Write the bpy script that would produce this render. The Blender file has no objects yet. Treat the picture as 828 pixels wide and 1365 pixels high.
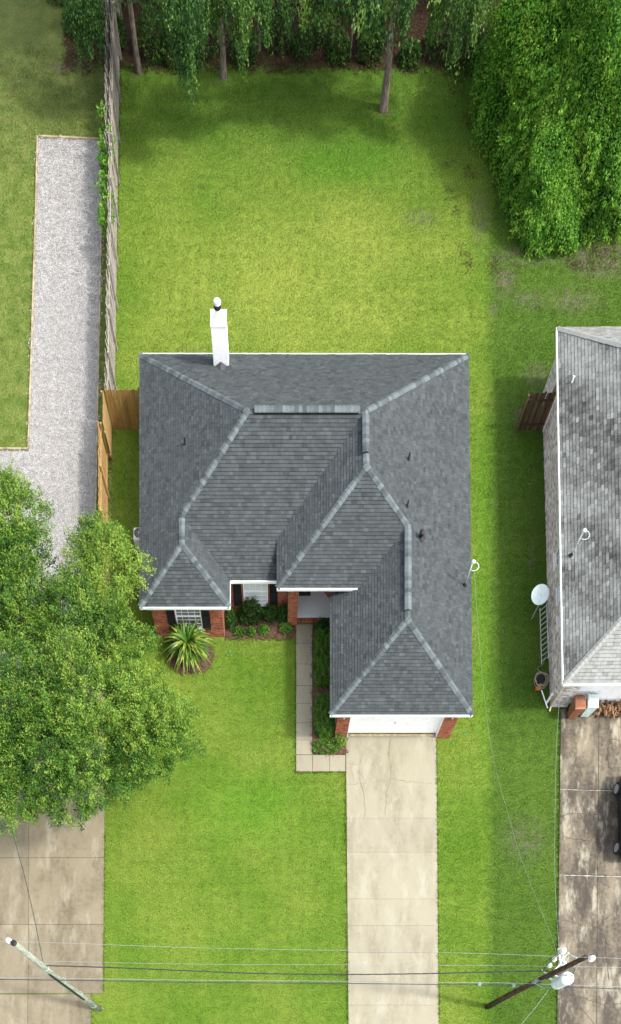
import bpy, math, random
import numpy as np
from mathutils import Vector, Matrix, noise

# ------------------------------------------------------------------ camera, world, sun, exposure
SC = bpy.context.scene
COL = SC.collection
R = math.radians
CAM_H, FPX, NX, NY = 35.0, 805.0, 365.0, 1500.0      # drone height, focal length and nadir point (photo pixels)

cam_d = bpy.data.cameras.new('camera')
cam = bpy.data.objects.new('camera', cam_d); COL.objects.link(cam)
cam.location = (0, 0, CAM_H); cam.rotation_euler = (0, 0, 0)
cam_d.sensor_fit = 'VERTICAL'; cam_d.sensor_height = 24; cam_d.sensor_width = 24
cam_d.lens = FPX / 1365 * 24
cam_d.shift_x = (414 - NX) / 1365; cam_d.shift_y = (NY - 682.5) / 1365
cam_d.clip_start = 0.5; cam_d.clip_end = 1500
SC.camera = cam

SUN_EL, SUN_AZ = 47.0, 102.0                           # degrees; azimuth clockwise from +Y (image top)
w = bpy.data.worlds.new('World'); SC.world = w; w.use_nodes = True
nt = w.node_tree; bg = nt.nodes['Background']
sky = nt.nodes.new('ShaderNodeTexSky'); sky.sky_type = 'NISHITA'; sky.sun_disc = False
sky.sun_elevation = R(SUN_EL); sky.sun_rotation = R(SUN_AZ); sky.air_density = 1.0; sky.dust_density = 3.0; sky.ozone_density = 1.0
hz = nt.nodes.new('ShaderNodeHueSaturation'); hz.inputs['Saturation'].default_value = 0.38; hz.inputs['Value'].default_value = 1.3   # thin veil of cloud; value also raised for more sky fill
nt.links.new(sky.outputs[0], hz.inputs['Color']); nt.links.new(hz.outputs[0], bg.inputs[0]); bg.inputs[1].default_value = 0.15
sl = bpy.data.lights.new('sun', 'SUN'); sl.energy = 1.9; sl.angle = R(5); sl.color = (1.0, 0.96, 0.9)
so = bpy.data.objects.new('sun', sl); COL.objects.link(so)
dv = Vector((math.sin(R(SUN_AZ)) * math.cos(R(SUN_EL)), math.cos(R(SUN_AZ)) * math.cos(R(SUN_EL)), math.sin(R(SUN_EL))))
so.rotation_euler = dv.to_track_quat('Z', 'Y').to_euler(); so.location = (20, 20, 40)
SC.view_settings.view_transform = 'Standard'; SC.view_settings.look = 'None'
SC.view_settings.exposure = 1.21; SC.view_settings.gamma = 1
SC.cycles.max_bounces = 6; SC.cycles.diffuse_bounces = 3; SC.cycles.glossy_bounces = 2; SC.cycles.transmission_bounces = 4
SC.cycles.transparent_max_bounces = 6

rnd = random.Random(7)
rng = np.random.default_rng(11)

def P(px, py, z=0.0):
    """photo pixel -> point at height z"""
    k = (CAM_H - z) / FPX
    return Vector(((px - NX) * k, (NY - py) * k, z))

# ------------------------------------------------------------------ materials
def new_mat(name):
    m = bpy.data.materials.new(name); m.use_nodes = True
    nt = m.node_tree; b = nt.nodes['Principled BSDF']
    return m, nt, b
def nd(nt, t, **kw):
    n = nt.nodes.new(t)
    for k, v in kw.items(): setattr(n, k, v)
    return n
def sock(nt, inp, v):
    if hasattr(v, 'links') or isinstance(v, bpy.types.NodeSocket): nt.links.new(v, inp)
    else: inp.default_value = v
def mathn(nt, op, a, b=0.0, c=None, clamp=False):
    n = nd(nt, 'ShaderNodeMath', operation=op); n.use_clamp = clamp
    sock(nt, n.inputs[0], a); sock(nt, n.inputs[1], b)
    if c is not None: sock(nt, n.inputs[2], c)
    return n.outputs[0]
def mix(nt, f, a, b, mode='MIX'):
    n = nd(nt, 'ShaderNodeMix', data_type='RGBA', blend_type=mode)
    sock(nt, n.inputs[0], f)
    sock(nt, n.inputs[6], a if not isinstance(a, tuple) else (*a[:3], 1)); sock(nt, n.inputs[7], b if not isinstance(b, tuple) else (*b[:3], 1))
    return n.outputs[2]
def noise_n(nt, vec, scale, detail=3, rough=0.55, dist=0.0):
    n = nd(nt, 'ShaderNodeTexNoise'); nt.links.new(vec, n.inputs['Vector'])
    n.inputs['Scale'].default_value = scale; n.inputs['Detail'].default_value = detail
    n.inputs['Roughness'].default_value = rough; n.inputs['Distortion'].default_value = dist
    return n.outputs['Fac']
def ramp(nt, f, lo, hi):
    n = nd(nt, 'ShaderNodeMapRange'); n.interpolation_type = 'SMOOTHSTEP'
    sock(nt, n.inputs[0], f); n.inputs[1].default_value = lo; n.inputs[2].default_value = hi
    n.inputs[3].default_value = 0; n.inputs[4].default_value = 1
    return n.outputs[0]
def position(nt, scale=(1, 1, 1)):
    g = nd(nt, 'ShaderNodeNewGeometry')
    mp = nd(nt, 'ShaderNodeMapping'); mp.inputs['Scale'].default_value = scale
    nt.links.new(g.outputs['Position'], mp.inputs['Vector'])
    return mp.outputs[0]
def scaled(c, k): return tuple(min(1, x * k) for x in c[:3])

def M(name, col, rough=0.7, var=0.25, scale=6.0, stretch=(1, 1, 1), bump=0.2, bscale=None, col2=None, tone=False,
      objrand=0.0, metal=0.0, spec=0.3, fine=0.0, fscale=60.0, obj_space=False):
    m, nt, b = new_mat(name)
    if obj_space:
        tc = nd(nt, 'ShaderNodeTexCoord'); mp = nd(nt, 'ShaderNodeMapping'); mp.inputs['Scale'].default_value = stretch
        oi0 = nd(nt, 'ShaderNodeObjectInfo')
        vm = nd(nt, 'ShaderNodeVectorMath', operation='ADD'); nt.links.new(tc.outputs['Object'], vm.inputs[0])
        k = mathn(nt, 'MULTIPLY', oi0.outputs['Random'], 50.0)
        nt.links.new(k, vm.inputs[1]); nt.links.new(vm.outputs[0], mp.inputs['Vector']); pos = mp.outputs[0]
    else: pos = position(nt, stretch)
    n1 = noise_n(nt, pos, scale, 5)
    c2 = col2 or scaled(col, 1 + var * 1.6)
    c1 = scaled(col, 1 - var)
    f = ramp(nt, n1, 0.3, 0.7)
    if tone:
        a = nd(nt, 'ShaderNodeAttribute'); a.attribute_name = 'tone'
        f = mathn(nt, 'ADD', mathn(nt, 'MULTIPLY', f, 0.25), mathn(nt, 'MULTIPLY', a.outputs['Fac'], 0.85), clamp=True)
    if objrand:
        oi = nd(nt, 'ShaderNodeObjectInfo')
        f = mathn(nt, 'ADD', mathn(nt, 'MULTIPLY', f, 1 - objrand), mathn(nt, 'MULTIPLY', oi.outputs['Random'], objrand), clamp=True)
    c = mix(nt, f, c1, c2)
    if fine:
        n2 = noise_n(nt, position(nt), fscale, 2, 0.6)
        k = mathn(nt, 'ADD', mathn(nt, 'MULTIPLY', ramp(nt, n2, 0.25, 0.75), 2 * fine), 1 - fine)
        vm = nd(nt, 'ShaderNodeVectorMath', operation='SCALE'); nt.links.new(c, vm.inputs[0]); nt.links.new(k, vm.inputs['Scale']); c = vm.outputs[0]
    nt.links.new(c, b.inputs['Base Color'])
    b.inputs['Roughness'].default_value = rough; b.inputs['Metallic'].default_value = metal
    b.inputs['Specular IOR Level'].default_value = spec
    if bump:
        bn = nd(nt, 'ShaderNodeBump'); bn.inputs['Strength'].default_value = bump; bn.inputs['Distance'].default_value = 0.02
        n3 = noise_n(nt, pos, bscale or scale * 6, 3); nt.links.new(n3, bn.inputs['Height']); nt.links.new(bn.outputs[0], b.inputs['Normal'])
    return m

def leaf_mat(name, dark, mid, light, trans=0.3, rough=0.55):
    """foliage: three greens chosen leaf by leaf"""
    m, nt, b = new_mat(name)
    a = nd(nt, 'ShaderNodeAttribute'); a.attribute_name = 'tone'
    n1 = noise_n(nt, position(nt), 1.1, 3)
    f = mathn(nt, 'ADD', a.outputs['Fac'], mathn(nt, 'MULTIPLY', mathn(nt, 'SUBTRACT', n1, 0.5), 0.5), clamp=True)
    r = nd(nt, 'ShaderNodeValToRGB'); e = r.color_ramp.elements
    e[0].position = 0.1; e[0].color = (*dark, 1); e[1].position = 0.95; e[1].color = (*light, 1)
    x = e.new(0.5); x.color = (*mid, 1)
    nt.links.new(f, r.inputs[0]); nt.links.new(r.outputs[0], b.inputs['Base Color'])
    b.inputs['Roughness'].default_value = rough; b.inputs['Specular IOR Level'].default_value = 0.25
    t = nd(nt, 'ShaderNodeBsdfTranslucent'); nt.links.new(r.outputs[0], t.inputs[0])
    ms = nd(nt, 'ShaderNodeMixShader'); ms.inputs[0].default_value = trans
    nt.links.new(b.outputs[0], ms.inputs[1]); nt.links.new(t.outputs[0], ms.inputs[2])
    nt.links.new(ms.outputs[0], nt.nodes['Material Output'].inputs[0])
    return m

# turf: one colour field used by the soil sheet and by the blades
OWN_A, OWN_B = (0.074, 0.148, 0.014), (0.196, 0.236, 0.042)
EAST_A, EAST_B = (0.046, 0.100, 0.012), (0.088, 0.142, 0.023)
WEST_A, WEST_B = (0.088, 0.135, 0.026), (0.140, 0.175, 0.044)
SOIL = (0.125, 0.108, 0.078)
LITTER = (0.024, 0.015, 0.010)
def turf_colour(nt):
    g = nd(nt, 'ShaderNodeNewGeometry'); sp = nd(nt, 'ShaderNodeSeparateXYZ'); nt.links.new(g.outputs['Position'], sp.inputs[0])
    X, Y = sp.outputs[0], sp.outputs[1]
    pos = g.outputs['Position']
    n_big = noise_n(nt, pos, 0.22, 4); n_mid = noise_n(nt, pos, 1.3, 4, 0.6); n_w = noise_n(nt, pos, 2.2, 4, 0.7)
    f = mathn(nt, 'ADD', mathn(nt, 'MULTIPLY', n_big, 0.85), mathn(nt, 'MULTIPLY', n_mid, 0.15))
    f = ramp(nt, f, 0.28, 0.72)
    def spot(px, py, rx, ry, soft=0.6, rag=0.0):
        c = P(px, py); sx = rx / 23.0; sy = ry / 23.0
        a = mathn(nt, 'DIVIDE', mathn(nt, 'SUBTRACT', X, c.x), sx); b_ = mathn(nt, 'DIVIDE', mathn(nt, 'SUBTRACT', Y, c.y), sy)
        d = mathn(nt, 'SQRT', mathn(nt, 'ADD', mathn(nt, 'MULTIPLY', a, a), mathn(nt, 'MULTIPLY', b_, b_)))
        if rag: d = mathn(nt, 'ADD', d, mathn(nt, 'MULTIPLY', mathn(nt, 'SUBTRACT', n_w, 0.5), rag))
        return mathn(nt, 'SUBTRACT', 1.0, ramp(nt, d, 1 - soft, 1.0))
    # yellowish turf, painted brighter as if sunlit, in the middle of the back garden and beside the drive
    yel = spot(400, 385, 270, 190, 0.75)
    f = mathn(nt, 'ADD', mathn(nt, 'MULTIPLY', f, 0.56), mathn(nt, 'MULTIPLY', yel, 0.48), clamp=True)
    own = mix(nt, f, OWN_A, OWN_B)
    lush = mathn(nt, 'MAXIMUM', spot(330, 1080, 110, 70, 0.9), mathn(nt, 'MAXIMUM', spot(470, 210, 130, 60, 0.9), spot(645, 800, 22, 330, 0.8)))
    own = mix(nt, mathn(nt, 'MULTIPLY', lush, 0.5), own, (0.070, 0.190, 0.013))
    far = ramp(nt, Y, 51.0, 61.0)  # canopy shade painted into the turf colour, deepening towards the trees
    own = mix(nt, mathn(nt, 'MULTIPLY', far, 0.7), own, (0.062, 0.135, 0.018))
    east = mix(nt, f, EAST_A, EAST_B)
    west = mix(nt, ramp(nt, n_mid, 0.35, 0.65), WEST_A, WEST_B)
    west = mix(nt, mathn(nt, 'MULTIPLY', ramp(nt, Y, 53.0, 63.0), 0.5), west, (0.085, 0.095, 0.035))
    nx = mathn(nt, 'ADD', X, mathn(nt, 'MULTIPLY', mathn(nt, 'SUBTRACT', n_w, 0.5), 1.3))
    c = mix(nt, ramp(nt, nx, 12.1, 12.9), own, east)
    c = mix(nt, mathn(nt, 'MULTIPLY', mathn(nt, 'SUBTRACT', 1.0, ramp(nt, X, -9.4, -9.2)), ramp(nt, Y, 29.0, 30.0)), c, west)
    # worn soil patches
    soil = None
    for s in ((672, 375, 26, 40, 0.9, 1.6), (705, 400, 34, 22, 0.9, 1.8), (800, 345, 70, 38, 0.7, 1.2), (765, 400, 60, 28, 0.95, 2.0), (693, 553, 14, 26, 0.9, 1.4),
              (708, 745, 8, 30, 0.9, 1.6), (658, 412, 10, 14, 0.9, 1.4), (716, 500, 30, 30, 1.0, 2.2), (662, 672, 8, 8, 0.9, 1.4),
              (700, 1120, 50, 50, 1.0, 2.8), (560, 290, 40, 20, 1.0, 2.8), (80, 90, 26, 14, 0.9, 1.6), (182, 98, 14, 10, .9, 1.), (298, 106, 14, 10, .9, 1.), (512, 150, 16, 10, .9, 1.),
              (640, 290, 22, 60, 1.0, 1.6), (260, 475, 60, 14, 1.0, 2.0), (700, 340, 80, 22, 0.9, 1.6)):
        v = spot(*s); soil = v if soil is None else mathn(nt, 'MAXIMUM', soil, v)
    soil = mathn(nt, 'MULTIPLY', soil, ramp(nt, n_w, 0.38, 0.62))
    c = mix(nt, mathn(nt, 'MULTIPLY', soil, 0.9), c, SOIL)
    # wood floor past the garden's end
    ny = mathn(nt, 'ADD', Y, mathn(nt, 'MULTIPLY', mathn(nt, 'SUBTRACT', n_mid, 0.5), 3.2))
    lit = mathn(nt, 'MULTIPLY', ramp(nt, ny, 61.4, 62.4), ramp(nt, X, -9.6, -9.2))
    lit2 = ramp(nt, ny, 66.3, 67.6)
    lit = mathn(nt, 'MAXIMUM', lit, lit2)
    c = mix(nt, lit, c, mix(nt, n_w, LITTER, (0.055, 0.034, 0.022)))
    fine = noise_n(nt, pos, 14.0, 3, 0.8); fleck = ramp(nt, noise_n(nt, pos, 10.0, 2, 0.6), 0.62, 0.70)
    k = mathn(nt, 'ADD', mathn(nt, 'MULTIPLY', ramp(nt, fine, 0.3, 0.7), 0.7), 0.68)
    k = mathn(nt, 'MULTIPLY', k, mathn(nt, 'SUBTRACT', 1.0, mathn(nt, 'MULTIPLY', fleck, 0.5)))
    sp2 = mathn(nt, 'ADD', mathn(nt, 'SINE', mathn(nt, 'MULTIPLY', mathn(nt, 'ADD', Y, mathn(nt, 'MULTIPLY', n_big, 0.8)), 9.5)), mathn(nt, 'SINE', mathn(nt, 'MULTIPLY', mathn(nt, 'ADD', X, mathn(nt, 'MULTIPLY', n_big, 0.8)), 8.3)))
    k = mathn(nt, 'MULTIPLY', k, mathn(nt, 'ADD', 1.0, mathn(nt, 'MULTIPLY', sp2, 0.022)))    # mower passes
    return c, k

def turf_mat(name, blade):
    m, nt, b = new_mat(name)
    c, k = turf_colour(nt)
    if blade:
        oi = nd(nt, 'ShaderNodeObjectInfo'); a = nd(nt, 'ShaderNodeAttribute'); a.attribute_name = 'tone'
        k = mathn(nt, 'MULTIPLY', k, mathn(nt, 'ADD', mathn(nt, 'MULTIPLY', oi.outputs['Random'], 0.30), mathn(nt, 'ADD', mathn(nt, 'MULTIPLY', a.outputs['Fac'], 0.80), 0.65)))
    if blade: c = mix(nt, mathn(nt, 'MULTIPLY', ramp(nt, a.outputs['Fac'], 0.86, 0.92), 0.5), c, (0.25, 0.24, 0.08))   # straw-coloured blades
    vm = nd(nt, 'ShaderNodeVectorMath', operation='SCALE'); nt.links.new(c, vm.inputs[0]); nt.links.new(k, vm.inputs['Scale'])
    nt.links.new(vm.outputs[0], b.inputs['Base Color'])
    b.inputs['Roughness'].default_value = 0.8; b.inputs['Specular IOR Level'].default_value = 0.04
    if blade:
        t = nd(nt, 'ShaderNodeBsdfTranslucent'); nt.links.new(vm.outputs[0], t.inputs[0])
        ms = nd(nt, 'ShaderNodeMixShader'); ms.inputs[0].default_value = 0.3
        nt.links.new(b.outputs[0], ms.inputs[1]); nt.links.new(t.outputs[0], ms.inputs[2])
        nt.links.new(ms.outputs[0], nt.nodes['Material Output'].inputs[0])
    else:
        bn = nd(nt, 'ShaderNodeBump'); bn.inputs['Strength'].default_value = 0.6; bn.inputs['Distance'].default_value = 0.04
        nt.links.new(noise_n(nt, position(nt), 18, 4, 0.7), bn.inputs['Height']); nt.links.new(bn.outputs[0], b.inputs['Normal'])
    return m

def concrete_mat(name, col, stain, stain_amt, light=None, scale=0.7, seed=0.0, lo=0.42, hi=0.68):
    m, nt, b = new_mat(name)
    g = nd(nt, 'ShaderNodeNewGeometry'); mp = nd(nt, 'ShaderNodeMapping'); mp.inputs['Location'].default_value = (seed, seed * .7, 0)
    nt.links.new(g.outputs['Position'], mp.inputs['Vector']); pos = mp.outputs[0]
    mp2 = nd(nt, 'ShaderNodeMapping'); mp2.inputs['Scale'].default_value = (1.6, 0.55, 1); nt.links.new(pos, mp2.inputs['Vector'])
    big = noise_n(nt, mp2.outputs[0], scale, 8, 0.68, 0.1)
    mid = noise_n(nt, pos, 5.0, 4, 0.65)
    finen = noise_n(nt, pos, 45.0, 3, 0.7)
    oi = nd(nt, 'ShaderNodeObjectInfo')
    f = ramp(nt, mathn(nt, 'ADD', mathn(nt, 'MULTIPLY', big, 0.75), mathn(nt, 'MULTIPLY', mid, 0.25)), lo, hi)
    c = mix(nt, mathn(nt, 'MULTIPLY', f, stain_amt), col, stain)
    if light:
        l = noise_n(nt, mp2.outputs[0], scale * 1.2 + .25, 9, 0.72, 0.0)
        c = mix(nt, mathn(nt, 'MULTIPLY', ramp(nt, l, 0.50, 0.66), 0.7), c, light)
    k = mathn(nt, 'ADD', mathn(nt, 'MULTIPLY', finen, 0.26), mathn(nt, 'ADD', mathn(nt, 'MULTIPLY', mid, 0.16), mathn(nt, 'ADD', mathn(nt, 'MULTIPLY', oi.outputs['Random'], 0.14), 0.72)))
    vm = nd(nt, 'ShaderNodeVectorMath', operation='SCALE'); nt.links.new(c, vm.inputs[0]); nt.links.new(k, vm.inputs['Scale'])
    nt.links.new(vm.outputs[0], b.inputs['Base Color']); b.inputs['Roughness'].default_value = 0.85
    bn = nd(nt, 'ShaderNodeBump'); bn.inputs['Strength'].default_value = 0.25; bn.inputs['Distance'].default_value = 0.01
    nt.links.new(finen, bn.inputs['Height']); nt.links.new(bn.outputs[0], b.inputs['Normal'])
    return m

MT = {}
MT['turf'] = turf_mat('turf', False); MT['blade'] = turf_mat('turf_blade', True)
MT['drive'] = concrete_mat('drive_concrete', (0.262, 0.240, 0.170), (0.180, 0.158, 0.104), 0.9, (0.305, 0.288, 0.22), 0.5)
MT['walk'] = concrete_mat('walk_concrete', (0.25, 0.228, 0.162), (0.185, 0.158, 0.105), 0.6, None, 0.8, 5.0)
MT['west_drive'] = concrete_mat('west_drive_concrete', (0.19, 0.16, 0.103), (0.090, 0.073, 0.044), 0.95, (0.26, 0.235, 0.17), 0.35, 9.0)
MT['east_drive'] = concrete_mat('east_drive_concrete', (0.175, 0.145, 0.098), (0.042, 0.032, 0.022), 0.97, (0.34, 0.315, 0.235), 0.42, 21.0, 0.36, 0.58)
MT['slab'] = concrete_mat('porch_concrete', (0.80, 0.84, 0.84), (0.74, 0.78, 0.79), 0.5, None, 0.8, 3.0)
MT['asphalt'] = M('asphalt', (0.055, 0.055, 0.055), 0.9, 0.3, 3, bump=0.4, fine=0.3)
MT['kerb'] = M('kerb_concrete', (0.4, 0.38, 0.33), 0.85, 0.2, 4)
MT['crack'] = M('crack', (0.14, 0.12, 0.085), 0.95, 0.4, 6, bump=0)
MT['oldcrack'] = M('old_crack', (0.05, 0.042, 0.03), 0.95, 0.3, 6, bump=0)
MT['sealant'] = M('joint_sealant', (0.27, 0.27, 0.24), 0.8, 0.4, 6, bump=0)
MT['shingle'] = M('slate_grey_shingle', (0.037, 0.043, 0.044), 0.9, 0.15, 3.0, bump=0.5, bscale=60, col2=(0.075, 0.085, 0.086), tone=True, fine=0.22, fscale=50, spec=0.15)
MT['cap'] = M('ridge_cap_shingle', (0.058, 0.068, 0.071), 0.9, 0.2, 5.0, bump=0.4, col2=(0.128, 0.152, 0.156), objrand=0.85, fine=0.2, spec=0.15)
MT['under'] = M('roof_underlay', (0.035, 0.038, 0.04), 0.95, 0.2, 4, bump=0)
MT['old_shingle'] = M('weathered_shingle', (0.085, 0.087, 0.080), 0.92, 0.55, 3.0, bump=0.5, bscale=60, col2=(0.255, 0.262, 0.245), tone=True, fine=0.2, fscale=50, spec=0.15)
MT['old_cap'] = M('weathered_cap', (0.235, 0.24, 0.225), 0.92, 0.12, 5.0, bump=0.3, objrand=0.5, fine=0.15, spec=0.15)
MT['white'] = M('white_paint', (0.86, 0.86, 0.855), 0.45, 0.03, 3, bump=0.03)
MT['white_metal'] = M('white_metal', (0.78, 0.80, 0.80), 0.35, 0.04, 3, bump=0.0)
MT['cream'] = M('cream_paint', (0.62, 0.50, 0.33), 0.6, 0.1, 4, bump=0.05)
MT['brick'] = M('red_brick', (0.23, 0.065, 0.035), 0.85, 0.3, 9, bump=0.4, col2=(0.42, 0.145, 0.08), tone=True, fine=0.2, fscale=40)
MT['mortar'] = M('mortar', (0.30, 0.25, 0.21), 0.95, 0.15, 10, bump=0.2)
MT['wbrick'] = M('whitewashed_brick', (0.40, 0.33, 0.29), 0.85, 0.4, 7, bump=0.4, col2=(0.80, 0.76, 0.72), tone=True, fine=0.2, fscale=40)
MT['black'] = M('black_paint', (0.012, 0.012, 0.013), 0.6, 0.15, 5, bump=0.05)
MT['glass'] = M('window_glass', (0.055, 0.065, 0.065), 0.12, 0.2, 2, bump=0.0, spec=0.6)
MT['blind'] = M('white_blind', (0.60, 0.64, 0.63), 0.35, 0.05, 2, stretch=(1, 1, 18), bump=0.0, spec=0.5)
MT['grey_glass'] = M('screened_glass', (0.11, 0.12, 0.12), 0.3, 0.2, 4, bump=0.0, spec=0.5)
MT['oldwood'] = M('weathered_grey_wood', (0.21, 0.19, 0.165), 0.9, 0.45, 5, stretch=(5, 5, 0.6), bump=0.3, objrand=0.45, obj_space=True, spec=0.1)
MT['newwood'] = M('new_yellow_pine', (0.30, 0.185, 0.07), 0.8, 0.18, 5, stretch=(6, 6, 0.7), bump=0.2, objrand=0.35, obj_space=True, spec=0.15, col2=(0.40, 0.265, 0.11))
MT['newwood2'] = M('new_pine_cross_fence', (0.24, 0.135, 0.04), 0.8, 0.3, 5, stretch=(6, 6, 0.7), bump=0.2, objrand=0.5, obj_space=True, spec=0.15, col2=(0.36, 0.22, 0.075))
MT['darkwood'] = M('dark_mildewed_wood', (0.045, 0.03, 0.02), 0.9, 0.5, 5, stretch=(6, 6, 0.5), bump=0.3, objrand=0.55, obj_space=True, col2=(0.16, 0.11, 0.065), spec=0.1)
MT['timber'] = M('edging_timber', (0.27, 0.22, 0.14), 0.85, 0.3, 2.5, bump=0.2, spec=0.1)
MT['bark'] = M('grey_bark', (0.13, 0.105, 0.085), 0.95, 0.45, 6, stretch=(3, 3, 0.7), bump=0.8, bscale=20, spec=0.1)
MT['twig'] = M('twig', (0.10, 0.08, 0.06), 0.95, 0.3, 6, bump=0.2, spec=0.1)
MT['mulch'] = M('red_mulch', (0.065, 0.03, 0.02), 0.95, 0.5, 14, bump=0.9, bscale=30, col2=(0.14, 0.065, 0.042), spec=0.1)
MT['chip'] = M('mulch_chip', (0.06, 0.03, 0.02), 0.95, 0.5, 14, bump=0.2, col2=(0.20, 0.115, 0.085), tone=True, spec=0.1)
MT['litter'] = M('fallen_leaf', (0.028, 0.018, 0.011), 0.95, 0.4, 8, bump=0.1, col2=(0.085, 0.05, 0.032), tone=True, spec=0.1)
MT['gravel'] = M('gravel_bed', (0.28, 0.272, 0.258), 0.95, 0.15, 3, bump=0.8, bscale=40, col2=(0.36, 0.352, 0.338), fine=0.25, fscale=40, spec=0.1)
MT['stone'] = M('gravel_stone', (0.22, 0.21, 0.195), 0.9, 0.15, 2, bump=0.0, col2=(0.47, 0.46, 0.445), tone=True, spec=0.1)
MT['steel'] = M('galvanised_steel', (0.52, 0.54, 0.55), 0.4, 0.15, 5, bump=0.05, metal=0.5)
MT['alu'] = M('aluminium', (0.55, 0.57, 0.58), 0.4, 0.15, 5, bump=0.05, metal=0.3)
MT['cable'] = M('black_cable', (0.03, 0.035, 0.045), 0.6, 0.1, 5, bump=0)
MT['wire'] = M('bare_wire', (0.26, 0.29, 0.29), 0.4, 0.1, 5, bump=0, metal=0.2)
MT['wiregrey'] = M('grey_wire', (0.20, 0.23, 0.21), 0.5, 0.1, 5, bump=0)
MT['palepole'] = M('pale_green_pole', (0.19, 0.215, 0.165), 0.85, 0.25, 4, stretch=(4, 4, 0.6), bump=0.4, spec=0.1, col2=(0.28, 0.31, 0.25))
MT['darkpole'] = M('creosoted_pole', (0.055, 0.036, 0.022), 0.9, 0.5, 4, stretch=(4, 4, 0.6), bump=0.5, spec=0.15)
MT['transformer'] = M('transformer_grey', (0.60, 0.68, 0.68), 0.4, 0.08, 4, bump=0.02)
MT['porcelain'] = M('porcelain', (0.70, 0.70, 0.68), 0.25, 0.05, 4, bump=0)
MT['dish'] = M('satellite_dish_grey', (0.62, 0.70, 0.69), 0.45, 0.06, 4, bump=0)
MT['binbrown'] = M('brown_bin_plastic', (0.23, 0.095, 0.05), 0.5, 0.15, 4, bump=0.05)
MT['binwhite'] = M('pale_bin_plastic', (0.55, 0.66, 0.63), 0.5, 0.12, 4, bump=0.05)
MT['log'] = M('firewood', (0.14, 0.075, 0.045), 0.9, 0.4, 8, bump=0.4, objrand=0.6, obj_space=True, col2=(0.36, 0.22, 0.12), spec=0.1)
MT['carpaint'] = M('black_car_paint', (0.008, 0.008, 0.010), 0.18, 0.1, 3, bump=0, spec=0.6)
MT['rubber'] = M('tyre_rubber', (0.02, 0.02, 0.02), 0.85, 0.1, 5, bump=0.1)
MT['rim'] = M('alloy_rim', (0.55, 0.56, 0.58), 0.3, 0.05, 5, bump=0, metal=0.7)
MT['lamp'] = M('lamp_glass', (0.6, 0.58, 0.5), 0.2, 0.05, 5, bump=0)
MT['bronze'] = M('bronze_lantern', (0.09, 0.06, 0.03), 0.5, 0.2, 5, bump=0)
MT['hose'] = M('beige_hose', (0.36, 0.29, 0.22), 0.6, 0.2, 5, bump=0)
MT['orange'] = M('orange_plastic', (0.6, 0.14, 0.04), 0.5, 0.1, 5, bump=0)
MT['green_cap'] = M('green_plastic', (0.02, 0.20, 0.09), 0.5, 0.1, 5, bump=0)
MT['mat'] = M('brown_doormat', (0.085, 0.05, 0.03), 0.95, 0.5, 5, stretch=(1, 6, 1), bump=0.4)
MT['threshold'] = M('threshold_wood', (0.45, 0.35, 0.18), 0.8, 0.2, 5, bump=0.1)
MT['sky_blue'] = M('blue_plastic', (0.25, 0.42, 0.62), 0.5, 0.1, 5, bump=0)
MT['oak'] = leaf_mat('oak_leaf', (0.020, 0.066, 0.008), (0.066, 0.165, 0.014), (0.22, 0.32, 0.045), 0.28)
MT['vine'] = leaf_mat('vine_leaf', (0.032, 0.115, 0.012), (0.115, 0.300, 0.022), (0.29, 0.45, 0.055), 0.42)
MT['wood_leaf'] = leaf_mat('woodland_leaf', (0.012, 0.045, 0.010), (0.040, 0.110, 0.018), (0.17, 0.28, 0.05), 0.35)
MT['shrub'] = leaf_mat('shrub_leaf', (0.012, 0.045, 0.008), (0.035, 0.105, 0.012), (0.10, 0.21, 0.03), 0.25)
MT['hedge'] = leaf_mat('clipped_hedge_leaf', (0.03, 0.10, 0.012), (0.08, 0.22, 0.02), (0.20, 0.38, 0.045), 0.3)
MT['lime'] = leaf_mat('lime_leaf', (0.10, 0.20, 0.02), (0.22, 0.34, 0.05), (0.40, 0.46, 0.14), 0.35)
MT['palm'] = leaf_mat('palm_leaf', (0.03, 0.09, 0.012), (0.09, 0.19, 0.022), (0.36, 0.37, 0.07), 0.25, 0.4)

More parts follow.
